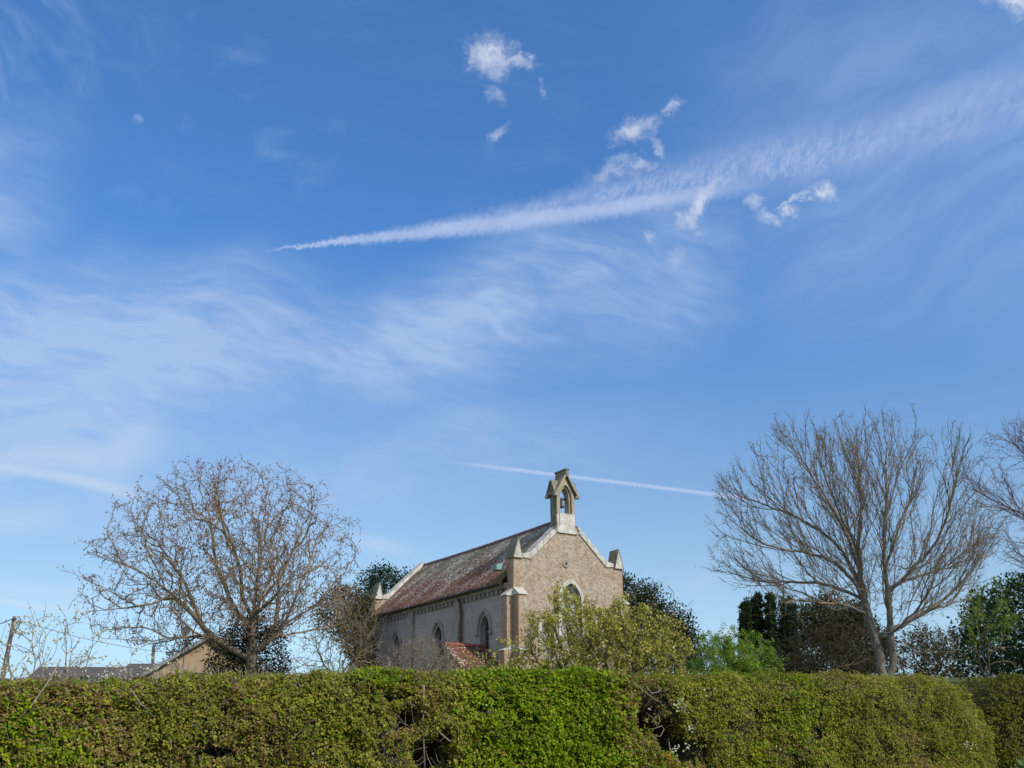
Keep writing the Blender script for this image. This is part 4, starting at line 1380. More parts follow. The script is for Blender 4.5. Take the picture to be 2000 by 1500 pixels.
def evergreen(name, label, cat, px_poly, base, Y, depth, clumps, per, rad, size, cols, seed, up=.2, gap=.42, gs=.9, aspect=1.7, group=None,
              barkm='darkbark', hang=0.0, trunk_r=.16):
    rng = np.random.default_rng(seed)
    bx = at(base, 1300, Y)[0]; bz = float(ground_z(bx, Y))
    root = empty(name, (bx, Y, bz)); tag(root, label, cat, group)
    O = np.array([bx, Y, bz])
    C = volume_points(px_poly, Y, depth, clumps, rng, gap, gs)
    P = np.repeat(C, per, 0) + rng.normal(0, 1, (clumps * per, 3)) * np.array([rad, rad, rad * .8])
    out = unit(P - np.repeat(C, per, 0) + np.array([0, 0, .01]))
    shade = np.repeat(rng.uniform(.7, 1.35, (clumps, 1)), per, 0)
    V, F, Cc = leaf_cards(P, size, cols, up=up, aspect=aspect, dirs=out * .8 + np.array([0, 0, -hang]))
    Cc = Cc * np.repeat(shade, 4, 0)
    # trunk and boughs reaching the clumps
    mb = MB()
    top = C[:, 2].max(); lean = C[:, 0].mean()
    tr = [(bx + (lean - bx) * k ** 1.3, Y + .1 * math.sin(k * 7), bz - .3 + (top - bz) * .8 * k) for k in np.linspace(0, 1, 7)]
    mb.tube([Vector(t) - Vector(O) for t in tr], [trunk_r * (1 - .12 * i) for i in range(7)], 8)
    mb.build('trunk', M[barkm], root, smooth=True)
    bo = MB()
    for i in rng.integers(0, clumps, 46):
        c = C[i]; k = min(.95, max(.1, (c[2] - bz) / (top - bz) * .75))
        a = np.array([bx + (lean - bx) * k ** 1.3, Y, bz + (top - bz) * .8 * k])
        m = (a + c) / 2 + np.array([0, 0, -.15]) + rng.normal(0, .12, 3)
        bo.tube([Vector(a - O), Vector(m - O), Vector(c - O)], [.06, .035, .012], 5, cap=False)
    bo.build('boughs', M[barkm], root)
    mesh_np('crown', V - O, F, M['needle'], root, Cc)
    return root


DK = [(.018, .040, .014), (.026, .052, .018), (.034, .060, .020), (.014, .030, .012)]
evergreen('yew_tree', 'broad dark yew sloping down behind the right side of the church', 'tree',
          [(1150, 1320), (1140, 1150), (1180, 1120), (1215, 1124), (1240, 1142), (1262, 1150), (1282, 1168), (1300, 1188), (1320, 1200), (1338, 1215), (1345, 1235), (1360, 1250), (1368, 1275), (1366, 1320)],
          1230, 76.0, 4.5, 2500, 16, .24, .16, [(.030, .040, .016), (.045, .055, .020), (.060, .062, .026), (.022, .030, .014)], 41, up=.6, gap=.40)
evergreen('pine_tree', 'dark green pine rising behind the far end of the church roof', 'tree',
          [(690, 1320), (680, 1240), (692, 1180), (712, 1150), (718, 1125), (735, 1106), (752, 1112), (765, 1106), (782, 1120), (790, 1140), (806, 1112), (812, 1130), (800, 1200), (780, 1320)],
          742, 84.0, 3.6, 1300, 16, .28, .18, DK, 42, up=.3, gap=.46, gs=.7)
evergreen('cypress_tree', 'ragged brown-green cypress between the oak and the far corner of the church', 'tree',
          [(615, 1215), (622, 1178), (645, 1160), (668, 1144), (690, 1150), (712, 1165), (726, 1190), (722, 1230), (735, 1320), (690, 1320), (672, 1255), (640, 1240)],
          708, 64.0, 1.6, 420, 14, .22, .16, [(.10, .075, .022), (.13, .095, .03), (.07, .065, .025), (.05, .05, .02)], 43, up=.2, gap=.47, gs=1.3)
for (poly, b, Y, sd, lab, grp) in (
        ([(1449, 1320), (1447, 1190), (1450, 1176), (1454, 1186), (1458, 1168), (1463, 1184), (1464, 1240), (1468, 1320)], 1458, 60.0, 51, 'leftmost dark upright yew column in the churchyard clump', None),
        ([(1464, 1320), (1466, 1225), (1467, 1185), (1471, 1166), (1475, 1176), (1480, 1158), (1486, 1164), (1488, 1200), (1490, 1235), (1496, 1320)], 1480, 60.6, 52, 'dark upright yew column second from the left of its clump', None),
        ([(1490, 1320), (1495, 1235), (1495, 1180), (1499, 1164), (1506, 1159), (1511, 1168), (1514, 1200), (1517, 1235), (1526, 1320)], 1508, 60.2, 53, 'tallest dark upright yew column, in the middle of its clump', None),
        ([(1518, 1320), (1522, 1230), (1522, 1182), (1526, 1168), (1531, 1180), (1534, 1196), (1538, 1176), (1545, 1163), (1551, 1180), (1556, 1230), (1568, 1320)], 1543, 60.8, 54, 'forked-top dark yew column at the right end of the clump', None)):
    evergreen('upright_yew', lab, 'tree', poly, b, Y, .50, 640, 20, .06, .12, DK, sd, up=1.2, gap=.30, gs=1.8, group='upright yews standing in a row', trunk_r=.1)
evergreen('conifer_tree', 'olive brown spreading conifer behind the ash trunks', 'tree',
          [(1545, 1320), (1552, 1215), (1568, 1200), (1580, 1172), (1592, 1190), (1606, 1162), (1625, 1182), (1645, 1164), (1662, 1190), (1685, 1208), (1705, 1235), (1730, 1262), (1740, 1320)],
          1640, 66.0, 3.2, 1900, 15, .22, .17, [(.045, .055, .022), (.065, .068, .028), (.035, .040, .018), (.08, .07, .03)], 45, up=.4, gap=.50, gs=1.0)
evergreen('holly_tree', 'dense dark green holly filling the right edge above the hedge', 'tree',
          [(1905, 1320), (1893, 1285), (1905, 1240), (1900, 1205), (1915, 1178), (1935, 1150), (1965, 1130), (2000, 1128), (2060, 1120), (2120, 1150), (2170, 1230), (2180, 1320)],
          2030, 40.0, 2.6, 1500, 16, .17, .12, [(.020, .050, .014), (.030, .070, .018), (.045, .095, .022), (.015, .035, .012)], 46, up=.2, gap=.43, gs=1.3)
evergreen('ivy_thicket', 'dark ivy thicket round the foot of the oak', 'ivy',
          [(405, 1320), (412, 1275), (428, 1245), (448, 1228), (458, 1205), (478, 1210), (492, 1196), (520, 1205), (538, 1222), (552, 1240), (558, 1280), (562, 1320)],
          490, 47.0, 1.4, 560, 14, .15, .11, [(.022, .034, .014), (.034, .046, .018), (.055, .055, .028), (.08, .06, .035)], 47, up=.1, gap=.40, gs=1.6)
evergreen('garden_conifer', 'small dark conifer behind the brick gable house', 'tree',
          [(325, 1320), (330, 1285), (338, 1262), (350, 1248), (368, 1252), (380, 1268), (385, 1320)], 355, 104.0, 1.5, 200, 10, .25, .22, DK, 48, gap=.45, gs=.8)


def scrub(name, label, cat, base_px, Y, poly, centre, depth, nA, step, infl, kill, seed, twigmat, tw, stems=5, leaves=None, r_tip=.006, twr=.005,
          k_par=.6, k_up=(0, 0, .05), wob=.2, expo=2.3, barkm='darkbark', group=None, spread=.5, stem_h=.35):
    """many-stemmed bush grown by the same method"""
    rng = np.random.default_rng(seed)
    bx = at(base_px, 1300, Y)[0]; bz = float(ground_z(bx, Y))
    root = empty(name, (bx, Y, bz)); tag(root, label, cat, group)
    O = np.array([bx, Y, bz])
    c = at(centre[0], centre[1], Y)
    nodes = [np.array([bx, Y, bz - .2])]; par = [-1]
    xz = np.array(outline_xz(poly, Y)); w = (xz[:, 0].max() - xz[:, 0].min()) * spread
    hgt = (c[2] - bz)
    for k in range(stems):
        tx = bx + w * ((k + .5) / stems - .5) + rng.normal(0, w * .05); ty = Y + rng.uniform(-1, 1) * depth * .6
        m = max(3, int(hgt * stem_h * 2 / step)); pid = 0
        for j in range(1, m + 1):
            t = j / m
            nodes.append(np.array([bx + (tx - bx) * t ** .8, Y + (ty - Y) * t, bz + hgt * (stem_h + .4) * t]) + rng.normal(0, step * .2, 3)); par.append(pid); pid = len(nodes) - 1
    A = attractors(poly, centre, Y, nA, depth, rng, .40)
    P, par = colonise(nodes, par, A, step, infl, kill, 80, k_par, k_up, rng, wob, O, .35)
    r, kids = pipe_radii(P, par, r_tip, expo)
    P2, par2, r2, n0, _ = add_twigs(P, par, r, rng, tw[0], tw[1], tw[2], tw[3], tw[4], r0=twr)
    V1, F1 = tubes(P2, par2, r2, r2 > r_tip * 2.5, 6)
    if len(F1): mesh_np('stems', V1 - O, F1, M[barkm], root, smooth=True)
    V2, F2 = tubes(P2, par2, r2, r2 <= r_tip * 2.5, 3)
    mesh_np('twigs', V2 - O, F2, M[twigmat], root)
    if leaves:
        nl, size, cols, up, aspect, lm = leaves[:6]
        fine = np.nonzero((r2 < r_tip * 2.2))[0]
        if len(leaves) > 6:      # leave only above a height fraction
            fine = fine[P2[fine, 2] > bz + hgt * leaves[6]]
        # cluster the leaves along favoured twigs
        wgt = fbm(P2[fine], 1.4 / max(step * 4, .3), 3, seed) ** 2
        idx = rng.choice(fine, nl, p=wgt / wgt.sum())
        q = P2[idx] + rng.normal(0, size * .45, (nl, 3))
        if lm == 'petal':
            Vl, Fl, Cl = small_blobs(q, size, cols, rng, 1.0)
            mesh_np('blossom', Vl - O, Fl, M['petal'], root, Cl)
        else:
            Vl, Fl, Cl = leaf_cards(q, size, cols, up=up, aspect=aspect)
            mesh_np('foliage', Vl - O, Fl, M[lm], root, Cl)
    return root


YG = [(.43, .41, .07), (.48, .45, .09), (.32, .32, .06), (.50, .44, .15), (.26, .26, .06)]
scrub('sallow_bush', 'yellow-green sallow bush coming into leaf before the gable wall', 'shrub', 1200, 19.0,
      [(1000, 1330), (1000, 1275), (1018, 1240), (1045, 1205), (1066, 1155), (1080, 1190), (1100, 1142), (1122, 1165), (1150, 1185), (1185, 1200), (1206, 1210), (1228, 1160), (1245, 1200),
       (1285, 1205), (1320, 1218), (1345, 1240), (1362, 1262), (1360, 1300), (1340, 1335)],
      (1180, 1262), 1.0, 3600, .10, .9, .13, 61, 'darkbark', (1.0, .16, 3, .5, .02), stems=9,
      leaves=(27000, .050, YG, .5, 1.9, 'leaf'), r_tip=.0040, twr=.0030, expo=1.9, spread=.75)
scrub('sallow_sapling', 'thin yellow-leaved sapling before the corner buttress', 'shrub', 985, 17.5,
      [(955, 1335), (965, 1270), (972, 1235), (985, 1225), (998, 1250), (1010, 1300), (1012, 1335)], (984, 1290), .25, 130, .08, .6, .12, 62, 'darkbark',
      (.8, .10, 2, .5, .02), stems=3, leaves=(420, .05, YG, .5, 1.9, 'leaf'), r_tip=.0030, twr=.0026)
scrub('flowering_currant', 'small yellow flowering shrub below the red outbuilding roof', 'shrub', 925, 15.0,
      [(880, 1335), (880, 1298), (895, 1288), (925, 1296), (950, 1290), (968, 1305), (975, 1335)], (925, 1318), .3, 200, .07, .6, .10, 63, 'darkbark',
      (.8, .08, 2, .5, .02), stems=5, leaves=(900, .034, YG, .5, 1.8, 'leaf'), r_tip=.0026, twr=.0022)
scrub('willow_bush', 'bright green weeping willow bush left of the upright yews', 'shrub', 1425, 38.0,
      [(1345, 1330), (1350, 1285), (1362, 1262), (1372, 1240), (1392, 1232), (1412, 1238), (1430, 1246), (1450, 1252), (1470, 1244), (1490, 1258), (1505, 1275), (1512, 1330)],
      (1428, 1300), 1.6, 700, .17, 1.2, .24, 64, 'palebark', (1.2, .45, 4, -.35, .03), stems=7,
      leaves=(30000, .085, [(.15, .27, .025), (.20, .33, .035), (.11, .20, .02), (.24, .34, .06)], -.6, 3.0, 'leaf'), r_tip=.007, twr=.005)
scrub('bramble_bush', 'bare brown bramble bush against the church side wall', 'shrub', 825, 44.0,
      [(735, 1330), (742, 1290), (760, 1272), (790, 1258), (815, 1250), (845, 1248), (870, 1262), (885, 1285), (900, 1330)],
      (820, 1295), 1.2, 900, .16, 1.1, .22, 65, 'palebark', (3.0, .40, 3, .1, .04), stems=9, r_tip=.007, twr=.006, wob=.35,
      leaves=(900, .06, [(.12, .12, .05), (.16, .13, .07)], .2, 1.7, 'leaf'))
scrub('bare_thicket', 'tangled bare thicket between the oak and the church', 'shrub', 660, 54.0,
      [(555, 1330), (560, 1285), (590, 1262), (610, 1225), (640, 1195), (665, 1160), (700, 1175), (735, 1165), (752, 1205), (745, 1250), (760, 1300), (760, 1330)],
      (665, 1262), 1.6, 1500, .24, 1.8, .34, 66, 'twig', (1.6, .5, 3, .3, .04), stems=7, r_tip=.009, twr=.007, wob=.3,
      leaves=(1500, .08, [(.10, .10, .04), (.13, .10, .04)], .2, 1.7, 'leaf'))
scrub('thorn_thicket', 'brown leafless thorn thicket right of the ash trunks', 'shrub', 1820, 52.0,
      [(1735, 1345), (1738, 1262), (1765, 1240), (1800, 1228), (1835, 1240), (1870, 1225), (1905, 1245), (1960, 1275), (1965, 1345)],
      (1840, 1290), 1.8, 2200, .22, 1.5, .30, 67, 'twig', (2.2, .5, 3, .25, .04), stems=9, r_tip=.009, twr=.007, wob=.3,
      leaves=(11000, .11, [(.07, .08, .03), (.10, .10, .035), (.06, .055, .025)], .2, 1.6, 'leaf'))
scrub('thorn_thicket', 'low brown thorn thicket at the foot of the dark conifer, left of the ash', 'shrub', 1610, 54.0,
      [(1500, 1330), (1510, 1270), (1545, 1240), (1590, 1228), (1640, 1232), (1690, 1225), (1715, 1260), (1725, 1330)],
      (1612, 1285), 1.6, 1500, .24, 1.6, .32, 68, 'darkbark', (2.0, .5, 3, .25, .04), stems=9, r_tip=.009, twr=.007, wob=.3,
      leaves=(4200, .11, [(.05, .05, .02), (.075, .065, .028)], .2, 1.6, 'leaf'))
scrub('young_maple', 'pale green young maple with loose new leaves beside the holly', 'tree', 1925, 36.0,
      [(1880, 1330), (1885, 1240), (1880, 1180), (1900, 1130), (1925, 1105), (1950, 1110), (1965, 1140), (1970, 1200), (1960, 1330)],
      (1925, 1200), .8, 260, .18, 1.3, .28, 69, 'twig', (.8, .3, 3, .4, .03), stems=3,
      leaves=(900, .10, [(.14, .22, .04), (.19, .27, .06), (.10, .17, .03)], .1, 1.3, 'leaf', .6), r_tip=.006, twr=.005)
scrub('bare_sapling', 'thin bare sapling standing up beyond the yew slope', 'tree', 1270, 60.0,
      [(1222, 1250), (1218, 1150), (1232, 1112), (1262, 1105), (1290, 1150), (1345, 1165), (1355, 1185), (1320, 1230), (1290, 1300), (1250, 1300)],
      (1275, 1200), 1.0, 90, .3, 2.6, .5, 70, 'ashtwig', (.5, .6, 3, .8, .05), stems=5, r_tip=.010, twr=.007, wob=.1, k_par=1.2, k_up=(0, 0, .4))
# blackthorn in blossom beyond the left end of the hedge
for (b, Y, poly, cen, nA, fl, sd, lab) in (
        (95, 13.0, [(-60, 1360), (-40, 1262), (10, 1240), (60, 1205), (75, 1190), (130, 1205), (150, 1180), (175, 1215), (215, 1250), (240, 1300), (235, 1360)], (95, 1300), 520, 1500, 71,
         'blackthorn in white blossom at the left edge behind the hedge'),
        (330, 14.5, [(215, 1360), (230, 1290), (262, 1262), (300, 1275), (340, 1300), (385, 1318), (400, 1360)], (290, 1325), 260, 430, 72,
         'low white-blossomed thorn twigs in front of the slate roofs')):
    scrub('blackthorn_bush', lab, 'shrub', b, Y, poly, cen, .8, nA, .12, 1.2, .20, sd, 'palebark', (.9, .22, 3, .45, .02), stems=6, group='blossoming blackthorns behind the hedge',
          leaves=(fl, .023, [(.80, .80, .74), (.70, .72, .62), (.62, .66, .48)], 0, 1, 'petal'), r_tip=.0036, twr=.0030, wob=.25, barkm='palebark', k_up=(0, 0, .12))


# ------------------------------------------------------------------ hedges
def hedge(name, label, stations, seed, n_clusters, leaf, zone, holes=(), width=1.25, end_r=.85, twig_n=5000, both=False, zlow=1.35):
    rng = np.random.default_rng(seed)
    X = []; Yv = []; H = []
    for (px, py, Y) in stations:
        p = at(px, py, Y); q = at(px, 1480, Y)
        X.append(q[0]); Yv.append(Y); H.append(p[2] - .055)
    X, Yv, H = map(np.array, (X, Yv, H))
    PX = np.array([s_[0] for s_ in stations], float)
    seg = np.hypot(np.diff(X), np.diff(Yv)); T = np.concatenate([[0], np.cumsum(seg)]); L = T[-1]
    ox, oy = X[0], Yv[0]; root = empty(name, (ox, oy, float(ground_z(ox, oy))))
    tag(root, label, 'hedge')
    O = np.array(root.location)
    # profile: superellipse, phi 0 (front foot) .. pi (back foot)
    E_ = .30
    ph = np.linspace(0.0, np.pi, 241)
    cu = np.sign(np.cos(ph)) * np.abs(np.cos(ph)) ** E_; su = np.abs(np.sin(ph)) ** E_
    al = np.concatenate([[0], np.cumsum(np.hypot(np.diff(cu) * width / 2, np.diff(su) * 1.4))])

    def surf(t, phi_s):
        """t metres along, phi_s arclength fraction; returns point, normal"""
        t = np.clip(t, 0, L)
        x = np.interp(t, T, X); y = np.interp(t, T, Yv); h = np.interp(t, T, H); px = np.interp(t, T, PX)
        dx = np.interp(t + .1, T, X) - np.interp(t - .1, T, X); dy = np.interp(t + .1, T, Yv) - np.interp(t - .1, T, Yv)
        n = np.hypot(dx, dy) + 1e-9; dx, dy = dx / n, dy / n
        fx, fy = dy, -dx                      # towards the road
        ph_ = np.interp(phi_s * al[-1], al, ph)
        c = np.sign(np.cos(ph_)) * np.abs(np.cos(ph_)) ** E_; s = np.abs(np.sin(ph_)) ** E_
        e = np.clip((t - (L - end_r)) / end_r, 0, 1)
        if both: e = np.maximum(e, np.clip((end_r - t) / end_r, 0, 1))
        sc = (1 - e ** 2.5) ** (1 / 2.5)
        g = ground_z(x, y)
        z = g + (h - g) * s * sc
        off = width / 2 * c * np.maximum(sc, .05)
        bx_, by_ = x - fx * width / 2, y - fy * width / 2
        P = np.stack([bx_ + fx * off, by_ + fy * off, z], 1)
        nc = np.sign(c) * np.abs(c) ** 3; ns = s ** 5
        N = np.stack([fx * nc + dx * e ** 3 * (t > L / 2) - dx * e ** 3 * (t <= L / 2), fy * nc + dy * e ** 3 * (t > L / 2) - dy * e ** 3 * (t <= L / 2), ns], 1)
        return P, unit(N), px
    HC = []
    for (hx, hy, rx, rz, dep) in holes:
        Yh = np.interp(hx, PX, Yv); HC.append((at(hx, hy, Yh), rx, rz, dep))

    def hole_f(P):
        g = np.zeros(len(P)); d_ = np.zeros(len(P))
        for c, rx, rz, dep in HC:
            q = ((P[:, 0] - c[0]) / rx) ** 2 + ((P[:, 2] - c[2]) / rz) ** 2 + np.clip((P[:, 1] - c[1] - .35) / .3, 0, 9) ** 2
            q = q * (0.7 + .6 * fbm(P, 9.0, 2, 3))
            k = np.exp(-q ** 2); d_ = np.maximum(d_, k * dep); g = np.maximum(g, k)
        return g, d_

    def lumps(P): return (fbm(P, 1.6, 2, 1) - .5) * .13 + (fbm(P, 7.0, 3, 2) - .5) * .13
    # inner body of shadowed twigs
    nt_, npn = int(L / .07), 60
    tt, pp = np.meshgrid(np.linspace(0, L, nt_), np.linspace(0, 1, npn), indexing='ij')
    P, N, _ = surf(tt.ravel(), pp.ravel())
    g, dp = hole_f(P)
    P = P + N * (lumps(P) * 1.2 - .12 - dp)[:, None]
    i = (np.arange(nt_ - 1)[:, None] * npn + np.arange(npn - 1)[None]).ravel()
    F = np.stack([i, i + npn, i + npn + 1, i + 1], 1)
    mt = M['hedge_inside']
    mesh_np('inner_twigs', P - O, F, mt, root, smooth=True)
    # leaf clusters
    m = int(n_clusters * 1.9)
    t = rng.uniform(0, L, m); u = rng.uniform(0, 1, m)
    P, N, px = surf(t, u)
    w = np.where(u < .5, np.where(P[:, 2] > zlow, 1.0, .35), .30)
    w = np.where((u > .36) & (u < .56), 1.0, w)
    keep = rng.uniform(0, 1, m) < w
    P, N, px = P[keep], N[keep], px[keep]
    g, dp = hole_f(P); keep = g < rng.uniform(.15, .8, len(P))
    P, N, px, dp = P[keep], N[keep], px[keep], dp[keep]
    thin = fbm(P, 3.0, 3, 9); keep = rng.uniform(0, 1, len(P)) < np.clip((thin - .22) * 5, .25, 1)
    P, N, px, dp = P[keep], N[keep], px[keep], dp[keep]
    P = P + N * (lumps(P) - dp * .6 + rng.uniform(-.07, .03, len(P)) + (rng.uniform(0, 1, len(P)) > .985) * rng.uniform(0, .07, len(P)))[:, None]
    per = 5
    zc, zs_ = zone(P, px, rng)
    Q = np.repeat(P, per, 0); NN = np.repeat(N, per, 0)
    d = unit(NN * .55 + rng.normal(0, .75, Q.shape) + np.array([0, 0, .35]))
    Q = Q + d * rng.uniform(0, leaf * .9, (len(Q), 1))
    sz = np.repeat(zs_, per)[:, None] * leaf
    fc = unit(NN + np.array([.15, -.15, .55]) + rng.normal(0, .30, Q.shape))
    V, F, _ = leaf_cards(Q, 1.0, [(1, 1, 1)], aspect=1.45, dirs=d, jitter=0, face=fc)
    V = V.reshape(-1, 4, 3); V = V[:, :1] + (V - V[:, :1]) * (sz * rng.uniform(.5, 1.6, (len(Q), 1)))[:, None]
    C = np.repeat(zc, per, 0) * rng.uniform(.72, 1.3, (len(Q), 1))
    mesh_np('foliage', V.reshape(-1, 3) - O, F, M['leaf'], root, np.repeat(C, 4, 0))
    # clipped twigs poking out
    t = rng.uniform(0, L, twig_n); u = rng.uniform(.05, .60, twig_n)
    P, N, px = surf(t, u)
    g, dp = hole_f(P); P, N, px, g, dp = [a[(g < .6)] for a in (P, N, px, g, dp)]
    n = len(P)
    a = P + N * (lumps(P) - .10 - dp * .6)[:, None]
    d = unit(N * .5 + rng.normal(0, .55, (n, 3)) + np.array([0, 0, .35]))
    ln = rng.uniform(.06, .20, (n, 1)) * np.where(px < 900, 1.35, .6)[:, None]
    b_ = a + d * ln * .55; c_ = b_ + unit(d + rng.normal(0, .35, (n, 3))) * ln * .45
    PP = np.concatenate([a, b_, c_]); pr = np.concatenate([np.full(n, -1), np.arange(n), np.arange(n) + n])
    rr = np.concatenate([np.full(n, .0038), np.full(n, .0030), np.full(n, .0022)])
    V, F = tubes(PP, pr, rr, np.ones(3 * n, bool), 3)
    mesh_np('twigs', V - O, F, M['palebark'], root)
    return root, surf, O


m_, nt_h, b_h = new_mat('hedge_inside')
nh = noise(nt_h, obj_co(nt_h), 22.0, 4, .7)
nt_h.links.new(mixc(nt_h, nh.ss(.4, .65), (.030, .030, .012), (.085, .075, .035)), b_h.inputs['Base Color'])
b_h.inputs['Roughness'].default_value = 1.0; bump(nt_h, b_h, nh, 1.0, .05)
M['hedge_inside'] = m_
BR = np.array([(.115, .185, .004), (.155, .225, .006), (.075, .130, .004), (.190, .240, .008)])
OL = np.array([(.205, .210, .024), (.160, .175, .020), (.245, .235, .040), (.135, .160, .016)])
BN = np.array([(.165, .118, .038), (.125, .088, .028), (.21, .165, .065)])


def zone_main(P, px, rng):
    n = len(P); k = rng.uniform(0, 1, n)
    a = fbm(P, .9, 3, 21); b = fbm(P, 2.4, 3, 22)
    z = P[:, 2]
    g = np.clip(1 - np.abs(px - 1085) / 210, 0, 1) * 2.2
    g = np.maximum(g, np.clip(1 - np.abs(px - 740) / 90, 0, 1) * np.clip((z - 2.12) / .1, 0, 1) * 1.6)
    pg = np.clip(g, 0, 1) * .80 + .04 + np.clip((a - .50) * 3.5, 0, .55)
    pb = (1 - np.clip(g, 0, 1)) * (np.clip((b - .50) * 3.0, 0, .45) + np.where(px < 450, .16, .05)) + .04
    pb = pb + np.exp(-(((px - 1270) / 60) ** 2)) * .35 + np.exp(-(((px - 830) / 60) ** 2)) * .18
    c = OL[rng.integers(0, 4, n)].copy()
    mg = k < pg; c[mg] = BR[rng.integers(0, 4, mg.sum())]
    mb_ = rng.uniform(0, 1, n) < pb; c[mb_] = BN[rng.integers(0, 3, mb_.sum())]
    size = np.where(mg, 1.15, .92) * np.where(px > 1350, .78, 1.0) * np.where(px > 1750, .9, 1.0)
    return c * (1.0 + .6 * vnoise(P, 5.0, 8))[:, None], size


main_hedge, msurf, MHO = hedge('clipped_hedge', 'long clipped green and brown hedge across the whole foreground, with a dark hole in it',
      [(-2300, 1380, 5.3), (-1500, 1352, 5.8), (-900, 1338, 6.3), (-420, 1326, 6.9), (-150, 1322, 7.3), (0, 1320, 7.6), (200, 1316, 7.9), (420, 1312, 8.2), (700, 1305, 8.6), (850, 1299, 8.85), (1000, 1296, 9.1), (1150, 1297, 9.35), (1240, 1303, 9.5), (1300, 1307, 9.65),
       (1500, 1308, 10.1), (1700, 1310, 10.6), (1850, 1311, 11.05), (1930, 1312, 11.3), (1985, 1313, 11.5)],
      81, 124000, .0215, zone_main,
      holes=[(1275, 1373, .115, .13, .55), (1268, 1408, .10, .12, .50), (1312, 1438, .12, .14, .5), (1340, 1470, .10, .10, .35), (845, 1475, .16, .13, .40), (800, 1400, .10, .10, .28),
             (870, 1440, .06, .08, .22), (1836, 1396, .055, .05, .30), (1600, 1425, .05, .03, .14), (770, 1360, .12, .04, .15), (430, 1470, .10, .05, .18)], twig_n=8500, both=True)


def zone_back(P, px, rng):
    n = len(P)
    c = OL[rng.integers(0, 4, n)].copy(); m = rng.uniform(0, 1, n) < .25; c[m] = BN[rng.integers(0, 3, m.sum())]
    m = rng.uniform(0, 1, n) < .2; c[m] = BR[rng.integers(0, 4, m.sum())]
    return c * .8, np.full(n, .85)  # leaf colours dimmed overall: shade beside the long hedge put into them


hedge('clipped_hedge', 'shorter clipped hedge at the right edge, beyond the rounded end of the long hedge', [(1948, 1310, 13.6), (2010, 1311, 13.8), (2150, 1310, 14.2), (2400, 1306, 15.0)],
      82, 12000, .028, zone_back, twig_n=900, both=True)


